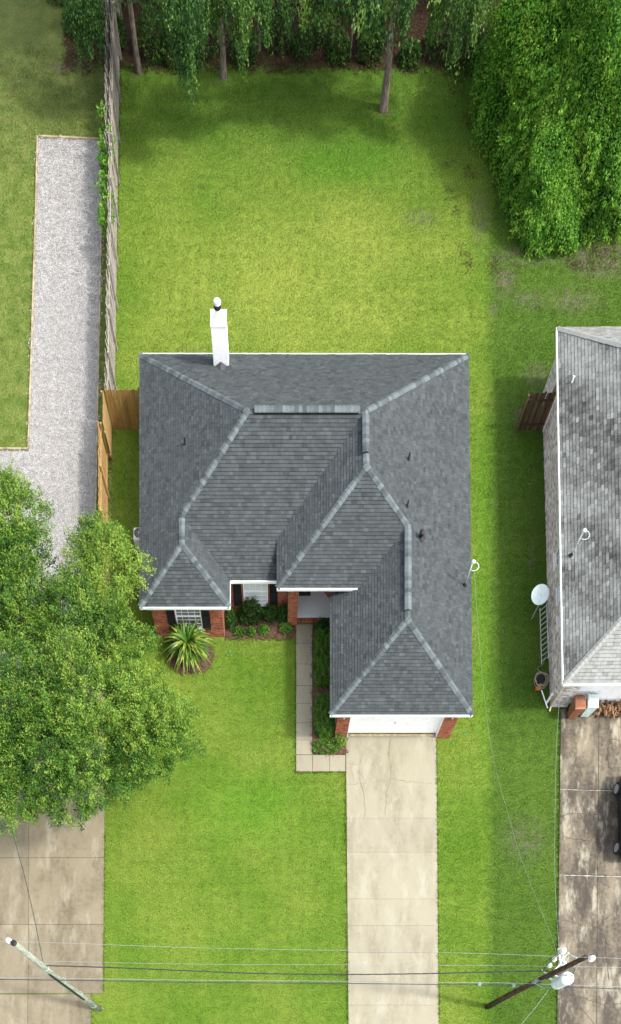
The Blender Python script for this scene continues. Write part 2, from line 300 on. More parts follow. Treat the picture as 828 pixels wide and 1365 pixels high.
# ------------------------------------------------------------------ mesh helpers
class MB:
    def __init__(s): s.v = []; s.f = []; s.t = []; s.m = []; s.cur = 0
    def add(s, vs, fs, tone=0.5):
        b = len(s.v); s.v += [tuple(v) for v in vs]
        for f in fs: s.f.append(tuple(i + b for i in f)); s.t.append(tone); s.m.append(s.cur)
    def box(s, x0, y0, z0, x1, y1, z1, tone=0.5):
        s.add([(x0, y0, z0), (x1, y0, z0), (x1, y1, z0), (x0, y1, z0), (x0, y0, z1), (x1, y0, z1), (x1, y1, z1), (x0, y1, z1)],
              [(3, 2, 1, 0), (4, 5, 6, 7), (0, 1, 5, 4), (1, 2, 6, 5), (2, 3, 7, 6), (3, 0, 4, 7)], tone)
    def cbox(s, c, ax, ay, az, hx, hy, hz, tone=0.5):
        """oriented box: centre, three unit axes, half sizes"""
        c = Vector(c); ax = Vector(ax) * hx; ay = Vector(ay) * hy; az = Vector(az) * hz
        s.add([c - ax - ay - az, c + ax - ay - az, c + ax + ay - az, c - ax + ay - az, c - ax - ay + az, c + ax - ay + az, c + ax + ay + az, c - ax + ay + az],
              [(3, 2, 1, 0), (4, 5, 6, 7), (0, 1, 5, 4), (1, 2, 6, 5), (2, 3, 7, 6), (3, 0, 4, 7)], tone)
    def beam(s, a, b, wdt, hgt, up=(0, 0, 1), tone=0.5):
        a = Vector(a); b = Vector(b); d = (b - a); L = d.length; d.normalize()
        sd = d.cross(Vector(up)); 
        if sd.length < 1e-4: sd = d.cross(Vector((0, 1, 0)))
        sd.normalize(); u = sd.cross(d)
        s.cbox((a + b) / 2, d, sd, u, L / 2, wdt / 2, hgt / 2, tone)
    def tube(s, pts, rad, n=8, cap=True, tone=0.5):
        pts = [Vector(p) for p in pts]; base = len(s.v); k = len(pts)
        if not isinstance(rad, (list, tuple)): rad = [rad] * k
        ref = None
        for i, p in enumerate(pts):
            d = (pts[min(i + 1, k - 1)] - pts[max(i - 1, 0)]).normalized()
            if ref is None:
                ref = d.cross(Vector((0, 0, 1)))
                if ref.length < 1e-3: ref = Vector((1, 0, 0))
            x = (ref - d * ref.dot(d)).normalized(); y = d.cross(x); ref = x
            for j in range(n):
                a = 2 * math.pi * j / n
                s.v.append(tuple(p + (x * math.cos(a) + y * math.sin(a)) * rad[i]))
        def face(f): s.f.append(f); s.t.append(tone); s.m.append(s.cur)
        for i in range(k - 1):
            for j in range(n):
                a, b = base + i * n + j, base + i * n + (j + 1) % n
                face((a, b, b + n, a + n))
        if cap:
            face(tuple(base + j for j in range(n))[::-1]); face(tuple(base + (k - 1) * n + j for j in range(n)))
    def lathe(s, c, prof, n=16, axis=(0, 0, 1), tone=0.5):
        """prof = [(radius, height)] along axis from c"""
        ax = Vector(axis).normalized(); s_ = ax.cross(Vector((0, 1, 0)))
        if s_.length < 1e-3: s_ = ax.cross(Vector((1, 0, 0)))
        s_.normalize(); t_ = ax.cross(s_); base = len(s.v); c = Vector(c)
        for r, h in prof:
            for j in range(n):
                a = 2 * math.pi * j / n
                s.v.append(tuple(c + ax * h + (s_ * math.cos(a) + t_ * math.sin(a)) * max(r, 1e-4)))
        for i in range(len(prof) - 1):
            for j in range(n):
                a, b = base + i * n + j, base + i * n + (j + 1) % n
                s.f.append((a, b, b + n, a + n)); s.t.append(tone); s.m.append(s.cur)
        s.f.append(tuple(base + j for j in range(n))[::-1]); s.t.append(tone); s.m.append(s.cur)
        s.f.append(tuple(base + (len(prof) - 1) * n + j for j in range(n))); s.t.append(tone); s.m.append(s.cur)
    def prism(s, poly, z0, z1, tone=0.5):
        n = len(poly); vs = [(p[0], p[1], z0) for p in poly] + [(p[0], p[1], z1) for p in poly]
        fs = [tuple(range(n))[::-1], tuple(range(n, 2 * n))] + [(i, (i + 1) % n, n + (i + 1) % n, n + i) for i in range(n)]
        s.add(vs, fs, tone)

WORLD = {}   # world location of every object (thing or part)
def finish(o, mats, smooth=False):
    for m in (mats if isinstance(mats, (list, tuple)) else [mats]): o.data.materials.append(m)
    if smooth: o.data.polygons.foreach_set('use_smooth', [True] * len(o.data.polygons))
def obj(name, mb, mats, parent=None, smooth=False, bevel=0.0, origin=None, **props):
    v = np.array(mb.v, dtype=float)
    lo, hi = v.min(0), v.max(0)
    org = Vector(((lo[0] + hi[0]) / 2, (lo[1] + hi[1]) / 2, lo[2])) if origin is None else Vector(origin)
    me = bpy.data.meshes.new(name)
    me.from_pydata([tuple(p) for p in (v - np.array(org))], [], mb.f)
    a = me.attributes.new('tone', 'FLOAT', 'FACE'); a.data.foreach_set('value', mb.t)
    if any(mb.m): me.polygons.foreach_set('material_index', mb.m)
    o = bpy.data.objects.new(name, me); COL.objects.link(o)
    finish(o, mats, smooth)
    link(o, org, parent)
    if bevel:
        b = o.modifiers.new('bevel', 'BEVEL'); b.width = bevel; b.segments = 2; b.limit_method = 'ANGLE'
    for k, x in props.items(): o[k] = x
    return o
def link(o, org, parent):
    org = Vector(org)
    if parent is not None: o.parent = parent; o.location = org - WORLD[parent.name]
    else: o.location = org
    WORLD[o.name] = org
def tag(o, label, cat, group=None):
    o['label'] = label; o['category'] = cat
    if group: o['group'] = group
    return o
def thing(name, loc, label, cat, group=None):
    o = bpy.data.objects.new(name, None); COL.objects.link(o); o.location = loc; WORLD[o.name] = Vector(loc); o.empty_display_size = 0.3
    return tag(o, label, cat, group)
def struct(o, kind='structure'): o['kind'] = kind; return o
def inst(name, me, mat, parent, loc, rot=(0, 0, 0), scale=(1, 1, 1)):
    """one more piece sharing a mesh; loc is a world point"""
    o = bpy.data.objects.new(name, me); COL.objects.link(o)
    link(o, loc, parent); o.rotation_euler = rot; o.scale = scale
    return o
def mesh_only(name, mb, mat):
    me = bpy.data.meshes.new(name); me.from_pydata(mb.v, [], mb.f); me.materials.append(mat)
    a = me.attributes.new('tone', 'FLOAT', 'FACE'); a.data.foreach_set('value', mb.t)
    return me
def copy_tree(src, parent=None, loc=None):
    c = src.copy(); COL.objects.link(c)
    if parent is not None: c.parent = parent
    if loc is not None: c.location = loc
    for ch in list(src.children): copy_tree(ch, c)
    return c

def quad_mesh(name, V, tone, mat, org):
    """V: (n,4,3) quads in world space"""
    n = len(V); me = bpy.data.meshes.new(name)
    co = (V.reshape(-1, 3) - np.array(org)[None]).astype(np.float32)
    me.vertices.add(4 * n); me.vertices.foreach_set('co', co.ravel())
    me.loops.add(4 * n); me.loops.foreach_set('vertex_index', np.arange(4 * n, dtype=np.int32))
    me.polygons.add(n); me.polygons.foreach_set('loop_start', np.arange(0, 4 * n, 4, dtype=np.int32))
    me.polygons.foreach_set('loop_total', np.full(n, 4, dtype=np.int32))
    me.update(calc_edges=True)
    a = me.attributes.new('tone', 'FLOAT', 'FACE'); a.data.foreach_set('value', tone.astype(np.float32))
    me.materials.append(mat)
    return me
def unit(a): return a / (np.linalg.norm(a, axis=-1, keepdims=True) + 1e-9)
def leaf_quads(C, D, N, L, W):
    D = unit(D); S = unit(np.cross(D, N)); N2 = np.cross(S, D)
    L = L[:, None]; W = W[:, None]
    return np.stack([C, C + D * L * 0.45 + S * W / 2 + N2 * W * 0.18, C + D * L, C + D * L * 0.45 - S * W / 2 + N2 * W * 0.18], 1)
def leaves_obj(name, C, D, N, L, W, tone, mat, parent=None, org=None):
    V = leaf_quads(C, D, N, L, W)
    if org is None: org = WORLD[parent.name] if parent is not None else Vector((float(C[:, 0].mean()), float(C[:, 1].mean()), 0))
    me = quad_mesh(name, V, tone, mat, org)
    o = bpy.data.objects.new(name, me); COL.objects.link(o); link(o, org, parent)
    return o

def lump(d, seed, f=1.6, amp=0.22):
    """radius factor over directions d (n,3)"""
    s = seed * 3.7
    return 1 + amp * (np.sin(d[:, 0] * f * 2.1 + s) * np.sin(d[:, 1] * f * 2.6 + s * 1.3) + 0.6 * np.sin(d[:, 2] * f * 3.7 + d[:, 0] * f * 3.1 + s * .7)
                      + 0.4 * np.sin(d[:, 0] * 9 + d[:, 1] * 8 + s) * np.sin(d[:, 1] * 11 - d[:, 2] * 7 + s))
def cluster_leaves(ells, ncl, per, spread, L, W, droop=0.2, seed=1, zmin=0.05, up=-0.25, rmin=0.6, tone_c=0.22, length=0.35, outn=0.5, hang=0.0, amp=0.22, lobe_t=0.0):
    """foliage as leafy sprays spread through a set of ellipsoid lobes"""
    g = np.random.default_rng(seed)
    vol = np.array([e[3] * e[4] + e[3] * e[5] + e[4] * e[5] for e in ells]); pick = g.choice(len(ells), ncl, p=vol / vol.sum())
    E = np.array(ells)[pick]
    d = unit(g.normal(size=(ncl, 3))); d[:, 2] = np.where(d[:, 2] < up, np.abs(d[:, 2]), d[:, 2]); d = unit(d)
    rf = np.where(g.random(ncl) < 0.72, g.uniform(0.86, 1.04, ncl), g.uniform(rmin, 0.9, ncl)) * lump(d, seed, amp=amp)
    c = E[:, :3] + d * E[:, 3:6] * rf[:, None]
    keep = c[:, 2] > zmin
    c, d = c[keep], d[keep]; n = len(c)
    ct = g.normal(0.5, tone_c, n) + g.normal(0, lobe_t, len(ells))[pick][keep]
    o = unit(d + g.normal(size=(n, 3)) * 0.35 + np.array([0, 0, -droop]))
    i = np.repeat(np.arange(n), per); m = len(i)
    t = g.random(m)[:, None] * length
    sp = spread * (1.1 - t / length * 0.6) if length else spread
    C = c[i] + o[i] * t + g.normal(size=(m, 3)) * sp * np.array([1, 1, 0.7 + hang])
    D = unit(o[i] * 0.8 + g.normal(size=(m, 3)) * 0.7 + np.array([0, 0, -droop - hang]))
    N = unit(d[i] * outn + np.array([0, 0, 0.5]) + g.normal(size=(m, 3)) * 0.45)
    T = np.clip(ct[i] + g.normal(0, 0.13, m) + (t[:, 0] / max(length, .01) - 0.5) * 0.15, 0, 1)
    sz = g.uniform(0.65, 1.25, m)
    ok = C[:, 2] > zmin * 0.5
    return C[ok], D[ok], N[ok], (L * sz)[ok], (W * sz)[ok], T[ok], c, o

def limb(mb, a, b, r0, r1, bend=0.3, n=7, seg=5, seed=0):
    g = random.Random(seed); a = Vector(a); b = Vector(b); L = (b - a).length
    off = Vector((g.uniform(-1, 1), g.uniform(-1, 1), g.uniform(0, 0.6))) * L * bend * 0.3
    pts = []; rs = []
    for i in range(seg + 1):
        t = i / seg; p = a.lerp(b, t) + off * math.sin(t * math.pi) + Vector((g.uniform(-1, 1), g.uniform(-1, 1), 0)) * L * 0.012
        pts.append(p); rs.append(r0 + (r1 - r0) * t)
    mb.tube(pts, rs, n)
    return pts

def leafy_tree(name, base, trunk_h, r0, ells, mat, label, cat='tree', group=None, ncl=900, per=60, spread=0.16, L=0.10, W=0.055, seed=1, limbs=10,
               lean=(0, 0), bark='bark', **kw):
    base = Vector(base); t = thing(name, base, label, cat, group)
    C, D, N, LL, WW, T, cc, oo = cluster_leaves(ells, ncl, per, spread, L, W, seed=seed, **kw)
    mb = MB(); top = base + Vector((lean[0], lean[1], trunk_h))
    g = random.Random(seed)
    pts = [base - Vector((0, 0, 0.15)), base + Vector((0, 0, 0.12))]; rs = [r0 * 1.5, r0 * 1.15]
    for k in range(1, 9):
        f = k / 8; pts.append(base.lerp(top, f) + Vector((g.uniform(-1, 1), g.uniform(-1, 1), 0)) * r0 * 0.25); rs.append(r0 * (1 - 0.45 * f))
    mb.tube(pts, rs, 11)
    cz = sum(e[2] for e in ells) / len(ells)
    for k in range(limbs):
        j = g.randrange(len(cc)); tgt = Vector(cc[j]); st = base.lerp(top, g.uniform(0.6, 1.0))
        tgt2 = st.lerp(tgt, 0.9)
        pl = limb(mb, st, tgt2, r0 * g.uniform(0.3, 0.5), 0.02, seed=seed * 50 + k)
        for q in range(3):
            j2 = min(range(0, len(cc), max(1, len(cc) // 160)), key=lambda i: (Vector(cc[i]) - pl[3 + q % 3]).length + g.uniform(0, 1.2))
            limb(mb, pl[2 + q % 3], Vector(cc[j2]), r0 * 0.14, 0.01, seed=seed * 70 + k * 3 + q, n=5, seg=3)
    obj('trunk', mb, MT[bark], t, smooth=True)
    leaves_obj('crown', C, D, N, LL, WW, T, MT[mat], t)
    return t

def sample_ellipse_bush(name, c, r, mat, label, cat, group=None, n=2500, L=0.07, W=0.045, seed=1, square=0.0, stems=5):
    """clipped or loose shrub: leaves over and just inside a lumpy dome, on a few stems"""
    g = np.random.default_rng(seed); c = Vector(c)
    d = unit(g.normal(size=(n, 3))); d[:, 2] = np.abs(d[:, 2]) * 1.05 - 0.05
    if square:
        p = square; nrm = (np.abs(d) ** p).sum(1) ** (1 / p); dd = d / nrm[:, None]
    else: dd = unit(d)
    rf = g.uniform(0.72, 1.03, n) ** 0.7 * lump(unit(d), seed, f=2.6, amp=0.05 if square else 0.17)
    C = np.array(c) + dd * np.array(r) * rf[:, None] + np.array([0, 0, 0.04])
    D = unit(dd * 0.7 + g.normal(size=(n, 3)) * 0.7 + np.array([0, 0, 0.15])); N = unit(dd + g.normal(size=(n, 3)) * 0.5)
    T = np.clip(0.45 + g.normal(0, 0.22, n) + 0.25 * (lump(unit(d), seed + 2, f=4, amp=1) - 1), 0, 1)
    sz = g.uniform(0.6, 1.3, n)
    C[:, 2] = np.maximum(C[:, 2], c.z + 0.02)
    t = thing(name, (c.x, c.y, c.z), label, cat, group)
    mb = MB(); gr = random.Random(seed)
    for k in range(stems):
        a = gr.uniform(0, 6.28); q = gr.uniform(0.3, 0.8)
        mb.tube([(c.x, c.y, c.z - 0.02), (c.x + math.cos(a) * r[0] * q * .5, c.y + math.sin(a) * r[1] * q * .5, c.z + r[2] * 0.5), (c.x + math.cos(a) * r[0] * q, c.y + math.sin(a) * r[1] * q, c.z + r[2] * 0.85)], [0.022, 0.014, 0.006], 5)
    obj('stem', mb, MT['twig'], t, smooth=True)
    leaves_obj('foliage', C, D, N, L * sz, W * sz, T, MT[mat], t)
    return t

# self-contained scatter: the tile and the points live in one mesh; geometry nodes put the tile on each point
def scatter(name, tile, pts, rot, scl, mats, label=None, cat=None, kind='stuff', tilt=None):
    me = bpy.data.meshes.new(name); nv = len(tile.v)
    V = [tuple(v) for v in tile.v] + [tuple(p) for p in pts]
    me.from_pydata(V, [], tile.f)
    a = me.attributes.new('tone', 'FLOAT', 'FACE'); a.data.foreach_set('value', tile.t)
    n = len(pts)
    for nm, val in (('pt', [0.0] * nv + [1.0] * n), ('rz', [0.0] * nv + list(rot)), ('sc', [1.0] * nv + list(scl))):
        at = me.attributes.new(nm, 'FLOAT', 'POINT'); at.data.foreach_set('value', val)
    me.materials.append(mats)
    o = bpy.data.objects.new(name, me); COL.objects.link(o); o['kind'] = kind
    if label: o['label'] = label
    if cat: o['category'] = cat
    WORLD[o.name] = Vector((0, 0, 0))
    ng = bpy.data.node_groups.new(name + '_nodes', 'GeometryNodeTree')
    ng.interface.new_socket(name='Geometry', in_out='INPUT', socket_type='NodeSocketGeometry')
    ng.interface.new_socket(name='Geometry', in_out='OUTPUT', socket_type='NodeSocketGeometry')
    N = ng.nodes; Lk = ng.links
    gi = N.new('NodeGroupInput'); go = N.new('NodeGroupOutput')
    def attr(nm):
        k = N.new('GeometryNodeInputNamedAttribute'); k.data_type = 'FLOAT'; k.inputs[0].default_value = nm; return k.outputs[0]
    cmpn = N.new('FunctionNodeCompare'); cmpn.data_type = 'FLOAT'; cmpn.operation = 'GREATER_THAN'
    Lk.new(attr('pt'), cmpn.inputs[0]); cmpn.inputs[1].default_value = 0.5
    sep = N.new('GeometryNodeSeparateGeometry'); sep.domain = 'POINT'
    Lk.new(gi.outputs[0], sep.inputs[0]); Lk.new(cmpn.outputs[0], sep.inputs[1])
    iop = N.new('GeometryNodeInstanceOnPoints')
    Lk.new(sep.outputs[0], iop.inputs['Points']); Lk.new(sep.outputs[1], iop.inputs['Instance'])
    cx = N.new('ShaderNodeCombineXYZ'); Lk.new(attr('rz'), cx.inputs[2])
    Lk.new(cx.outputs[0], iop.inputs['Rotation'])
    cs = N.new('ShaderNodeCombineXYZ'); s_ = attr('sc')
    for i in range(3): Lk.new(s_, cs.inputs[i])
    Lk.new(cs.outputs[0], iop.inputs['Scale'])
    Lk.new(iop.outputs[0], go.inputs[0])
    md = o.modifiers.new('scatter', 'NODES'); md.node_group = ng
    return o

def in_poly(x, y, poly):
    """vectorised point in polygon"""
    r = np.zeros(len(x), bool); n = len(poly); j = n - 1
    for i in range(n):
        xi, yi = poly[i][:2]; xj, yj = poly[j][:2]
        c = ((yi > y) != (yj > y)) & (x < (xj - xi) * (y - yi) / ((yj - yi) or 1e-9) + xi); r ^= c; j = i
    return r

def clip_poly(poly, x0, y0, x1, y1):
    for ax, lim, sg in ((0, x0, 1), (0, x1, -1), (1, y0, 1), (1, y1, -1)):
        out = []; n = len(poly)
        for i in range(n):
            a, b = poly[i], poly[(i + 1) % n]; ia = (a[ax] - lim) * sg >= 0; ib = (b[ax] - lim) * sg >= 0
            if ia: out.append(a)
            if ia != ib:
                t = (lim - a[ax]) / (b[ax] - a[ax]); out.append((a[0] + (b[0] - a[0]) * t, a[1] + (b[1] - a[1]) * t))
        poly = out
        if len(poly) < 3: return []
    return poly

def shingle_plane(pts, mb, base, expo=0.152, tonefn=None, seed=1, tabw=(0.15, 0.32), th=0.020, slot=0.010):
    """courses of separate tabs laid on the roof plane through pts (first edge = eave)"""
    g = random.Random(seed); pts = [Vector(p) for p in pts]
    ctr = sum(pts, Vector()) / len(pts)
    A = np.array([p - ctr for p in pts]); nrm = Vector(np.linalg.svd(A)[2][2])
    if nrm.z < 0: nrm = -nrm
    u = (pts[1] - pts[0]); u = (u - nrm * u.dot(nrm)).normalized(); v = nrm.cross(u)
    if v.z < 0: v = -v
    o = pts[0]
    P2 = [((p - o).dot(u), (p - o).dot(v)) for p in pts]
    # signed area should be positive so faces point up
    if sum(P2[i][0] * P2[(i + 1) % len(P2)][1] - P2[(i + 1) % len(P2)][0] * P2[i][1] for i in range(len(P2))) < 0: P2 = P2[::-1]
    flip = u.cross(v).dot(nrm) < 0
    us = [p[0] for p in P2]; vs = [p[1] for p in P2]; vmin, vmax = min(vs), max(vs)
    base.add([o + u * a + v * b - nrm * 0.015 for a, b in P2], [tuple(range(len(P2)))[::-1] if flip else tuple(range(len(P2)))])
    k = 0; y = vmin
    while y < vmax:
        y1 = y + expo; x = min(us) - g.uniform(0, 0.3)
        while x < max(us):
            wd = g.uniform(*tabw); x1 = x + wd
            q = clip_poly(P2, x + 0.004, y, x1 - 0.004, y1 - slot)
            if len(q) >= 3:
                hi = th * g.uniform(0.7, 1.3); n = len(q)
                top = [o + u * a + v * b + nrm * (hi - (hi - 0.003) * (b - y) / expo) for a, b in q]
                bot = [o + u * a + v * b - nrm * 0.01 for a, b in q]
                c = sum(top, Vector()) / n
                t = tonefn(c, g) if tonefn else min(1, max(0, g.gauss(0.42, 0.26)))
                tf = tuple(range(n)); sf = [(i + n, (i + 1) % n + n, (i + 1) % n, i) for i in range(n)]
                if flip: tf = tf[::-1]; sf = [f[::-1] for f in sf]
                mb.add(top + bot, [tf] + sf, t)
            x = x1
        y = y1; k += 1
    return nrm

def cap_mesh(name, mat, wdt=0.33, ln=0.26, ang=0.35):
    """a bent ridge cap shingle: long side along local X"""
    mb = MB(); h = wdt / 2; z = -h * math.sin(ang); y = h * math.cos(ang); t = 0.014
    for (x, dz) in ((0, 0.022), (ln, 0.008)):
        mb.v += [(x, -y, z + dz), (x, 0, dz), (x, y, z + dz), (x, -y, z + dz - t), (x, 0, dz - t), (x, y, z + dz - t)]
    fs = [(0, 6, 7, 1), (1, 7, 8, 2), (0, 1, 4, 3), (1, 2, 5, 4), (3, 9, 6, 0), (2, 8, 11, 5), (7, 6, 9, 10), (8, 7, 10, 11), (3, 4, 10, 9), (4, 5, 11, 10)]
    mb.f = fs; mb.t = [0.5] * len(fs); mb.m = [0] * len(fs)
    return mesh_only(name, mb, mat)
def lay_caps(a, b, me, mat, parent, step=0.2, lift=0.02, name='ridge_cap'):
    a = Vector(a); b = Vector(b)
    if a.z > b.z: a, b = b, a
    d = b - a; n = max(1, round(d.length / step)); d.normalize()
    pitch = math.asin(d.z); yaw = math.atan2(d.y, d.x)
    for i in range(n):
        p = a + (b - a) * (i / n) + Vector((0, 0, lift))
        inst(name, me, mat, parent, p, (0, -pitch, yaw + rnd.uniform(-.02, .02)), (1, rnd.uniform(0.94, 1.06), 1))

def brick_wall(parent, A, B, z0, z1, openings=(), bm='brick', outward=None, thick=0.2, bl=0.215, bh=0.076, seed=1, bricks=True, name='wall'):
    """wall from A to B (2-D); outer face on the right of A->B; openings (s0,s1,z0,z1); bricks proud of mortar, joined"""
    A = Vector((A[0], A[1], 0)); B = Vector((B[0], B[1], 0)); d = (B - A); L = d.length; d.normalize(); out = Vector((d.y, -d.x, 0))
    g = random.Random(seed)
    back = MB(); xs = sorted({0, L, *[q for o in openings for q in o[:2]]})
    for i in range(len(xs) - 1):
        s0, s1 = xs[i], xs[i + 1]; mid = (s0 + s1) / 2
        holes = sorted([(o[2], o[3]) for o in openings if o[0] < mid < o[1]]); z = z0; spans = []
        for h0, h1 in holes:
            if h0 > z: spans.append((z, h0))
            z = h1
        if z < z1: spans.append((z, z1))
        for (a, b) in spans:
            back.cbox(A + d * mid - out * thick / 2 + Vector((0, 0, (a + b) / 2)), d, out, (0, 0, 1), (s1 - s0) / 2, thick / 2, (b - a) / 2)
    w = obj(name, back, MT['mortar'], parent)
    if bricks:
        mb = MB(); z = z0; row = 0
        while z + bh <= z1 + 0.01:
            s = -(bl / 2) * (row % 2)
            while s < L:
                s0, s1 = max(s, 0) + 0.005, min(s + bl, L) - 0.005
                if s1 - s0 > 0.03:
                    cuts = [(s0, s1)]
                    for o in openings:
                        if z + bh * .5 > o[2] and z + bh * .5 < o[3]:
                            nc = []
                            for (a, b) in cuts:
                                if b <= o[0] or a >= o[1]: nc.append((a, b)); continue
                                if a < o[0]: nc.append((a, o[0]))
                                if b > o[1]: nc.append((o[1], b))
                            cuts = nc
                    for (a, b) in cuts:
                        if b - a < 0.03: continue
                        c = A + d * (a + b) / 2 + out * 0.006 + Vector((0, 0, z + bh / 2))
                        mb.cbox(c, d, out, (0, 0, 1), (b - a) / 2, 0.006 + g.uniform(0, 0.003), bh / 2 - 0.005, min(1, max(0, g.gauss(0.45, 0.28))))
                s += bl
            z += bh; row += 1
        obj('bricks', mb, MT[bm], w, kind='stuff')
    return w

def window(parent, A, d, s0, s1, z0, z1, cols, rows, paneM, recess=0.06):
    """sash window in the plane through A along d"""
    A = Vector((A[0], A[1], 0)); d = Vector((d[0], d[1], 0)).normalized(); out = Vector((d.y, -d.x, 0)); Z = Vector((0, 0, 1))
    mb = MB(); fw = 0.06
    def bar(a0, a1, b0, b1, dep, off):
        mb.cbox(A + d * (a0 + a1) / 2 + Z * (b0 + b1) / 2 - out * off, d, out, Z, (a1 - a0) / 2, dep / 2, (b1 - b0) / 2)
    bar(s0, s0 + fw, z0, z1, 0.08, recess); bar(s1 - fw, s1, z0, z1, 0.08, recess)
    bar(s0 + fw, s1 - fw, z0, z0 + fw, 0.08, recess); bar(s0 + fw, s1 - fw, z1 - fw, z1, 0.08, recess)
    zm = (z0 + z1) / 2; bar(s0 + fw, s1 - fw, zm - 0.03, zm + 0.03, 0.06, recess)
    for c in range(1, cols):
        x = s0 + (s1 - s0) * c / cols; bar(x - 0.011, x + 0.011, z0 + fw, zm - 0.03, 0.03, recess); bar(x - 0.011, x + 0.011, zm + 0.03, z1 - fw, 0.03, recess)
    for r in range(1, rows):
        z = z0 + (z1 - z0) * r / rows
        if abs(z - zm) < 0.05: continue
        bar(s0 + fw, s1 - fw, z - 0.011, z + 0.011, 0.024, recess - 0.002)
    wo = obj('window', mb, MT['white'], parent)
    for (a, b) in ((z0 + fw, zm - 0.03), (zm + 0.03, z1 - fw)):
        p = MB(); p.cbox(A + d * (s0 + s1) / 2 + Z * (a + b) / 2 - out * (recess + 0.03), d, out, Z, (s1 - s0) / 2 - fw, 0.004, (b - a) / 2)
        obj('pane', p, MT[paneM], wo)
    sl = MB(); sl.cbox(A + d * (s0 + s1) / 2 + Z * (z0 - 0.03) + out * 0.02, d, out, Z, (s1 - s0) / 2 + 0.06, 0.06, 0.028)
    obj('sill', sl, MT['white'], wo)
    return wo
def shutter(parent, A, d, s0, s1, z0, z1):
    A = Vector((A[0], A[1], 0)); d = Vector((d[0], d[1], 0)).normalized(); out = Vector((d.y, -d.x, 0)); Z = Vector((0, 0, 1)); mb = MB()
    sm = (s0 + s1) / 2; zm = (z0 + z1) / 2; off = 0.035
    mb.cbox(A + d * sm + Z * zm + out * 0.018, d, out, Z, (s1 - s0) / 2 - 0.01, 0.006, (z1 - z0) / 2 - 0.01)
    for a, b in ((s0, s0 + 0.05), (s1 - 0.05, s1)): mb.cbox(A + d * (a + b) / 2 + Z * zm + out * off, d, out, Z, (b - a) / 2, 0.018, (z1 - z0) / 2)
    for q in (z0 + 0.04, zm, z1 - 0.04): mb.cbox(A + d * sm + Z * q + out * off, d, out, Z, (s1 - s0) / 2 - 0.05, 0.016, 0.04)
    z = z0 + 0.1
    while z < z1 - 0.08:
        if abs(z - zm) > 0.05:
            ax = (Z * 0.8 + out * 0.6).normalized(); mb.cbox(A + d * sm + Z * z + out * (off - .002), d, ax.cross(d).normalized(), ax, (s1 - s0) / 2 - 0.05, 0.005, 0.022)
        z += 0.045
    return obj('shutter', mb, MT['black'], parent)

# ------------------------------------------------------------------ the setting: ground, drives, paths
def pquad(pts, z): return [tuple(P(x, y, 0).xy) + (z,) for x, y in pts]
EXCL = []     # polygons (world xy) where no turf grows
g_ = MB(); g_.add([(-260, -200, 0), (260, -200, 0), (260, 320, 0), (-260, 320, 0)], [(0, 1, 2, 3)])
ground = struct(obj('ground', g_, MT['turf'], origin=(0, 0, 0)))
r_ = MB(); r_.box(-200, -14, 0.004, 200, -4.5, 0.012); struct(obj('road', r_, MT['asphalt']))
for y in (-4.5, -14.15):
    r_ = MB(); r_.box(-200, y, 0.0, 200, y + 0.15, 0.13); struct(obj('kerb', r_, MT['kerb'], bevel=0.015))

def slab_run(name, xl, xr, ys, mat, top=0.045, gap=0.020, cols=None, excl=True):
    """concrete paving cut into slabs; xl/xr: functions of photo row; ys: joint rows; cols: fractions"""
    b = MB(); y0, y1 = ys[0], ys[-1]
    q = pquad([(xl(y1), y1), (xr(y1), y1), (xr(y0), y0), (xl(y0), y0)], 0)
    b.prism(q, 0.002, 0.012); root = struct(obj(name, b, MT['oldcrack']))
    EXCL.append([(p[0], p[1]) for p in q])
    cols = cols or [0, 1]
    for i in range(len(ys) - 1):
        for c in range(len(cols) - 1):
            def X(y, f): return xl(y) + (xr(y) - xl(y)) * f
            a, e = ys[i], ys[i + 1]; gx = gap * 23 / 2
            q = pquad([(X(e, cols[c]) + gx, e - gx), (X(e, cols[c + 1]) - gx, e - gx), (X(a, cols[c + 1]) - gx, a + gx), (X(a, cols[c]) + gx, a + gx)], 0)
            m = MB(); dz = rnd.uniform(-.003, .003); m.prism(q, 0.013, top + dz); obj('slab', m, MT[mat], root, bevel=0.006)
    return root
def ribbon(parent, pix, wdt, z, mat, name, jag=0.03, seed=1):
    g = random.Random(seed); pts = [P(x, y, 0) for x, y in pix]; out = []
    for a, b in zip(pts, pts[1:]):
        n = max(2, int((b - a).length / 0.12))
        for k in range(n): out.append(a.lerp(b, k / n) + Vector((g.gauss(0, jag), g.gauss(0, jag), 0)))
    out.append(pts[-1]); mb = MB(); L, Rr = [], []
    for i, p in enumerate(out):
        d = (out[min(i + 1, len(out) - 1)] - out[max(i - 1, 0)]).normalized(); s = Vector((-d.y, d.x, 0)) * wdt / 2 * g.uniform(0.5, 1.3)
        if i in (0, len(out) - 1): s *= 0.3
        L.append((p.x + s.x, p.y + s.y, z)); Rr.append((p.x - s.x, p.y - s.y, z))
    n = len(out); mb.add(L + Rr, [(i + 1, i, n + i, n + i + 1) for i in range(n - 1)])
    return obj(name, mb, MT[mat], parent)
drive = slab_run('driveway', lambda y: 461 + (y - 980) * .009, lambda y: 581.3 + (y - 980) * .0085, [979, 1091, 1136.5, 1198.5, 1234, 1270, 1340, 1420, 1500, 1580], 'drive', gap=0.007)
zq = lambda pts, ox, oy, s: [(ox + a / s, oy + b / s) for a, b in pts]
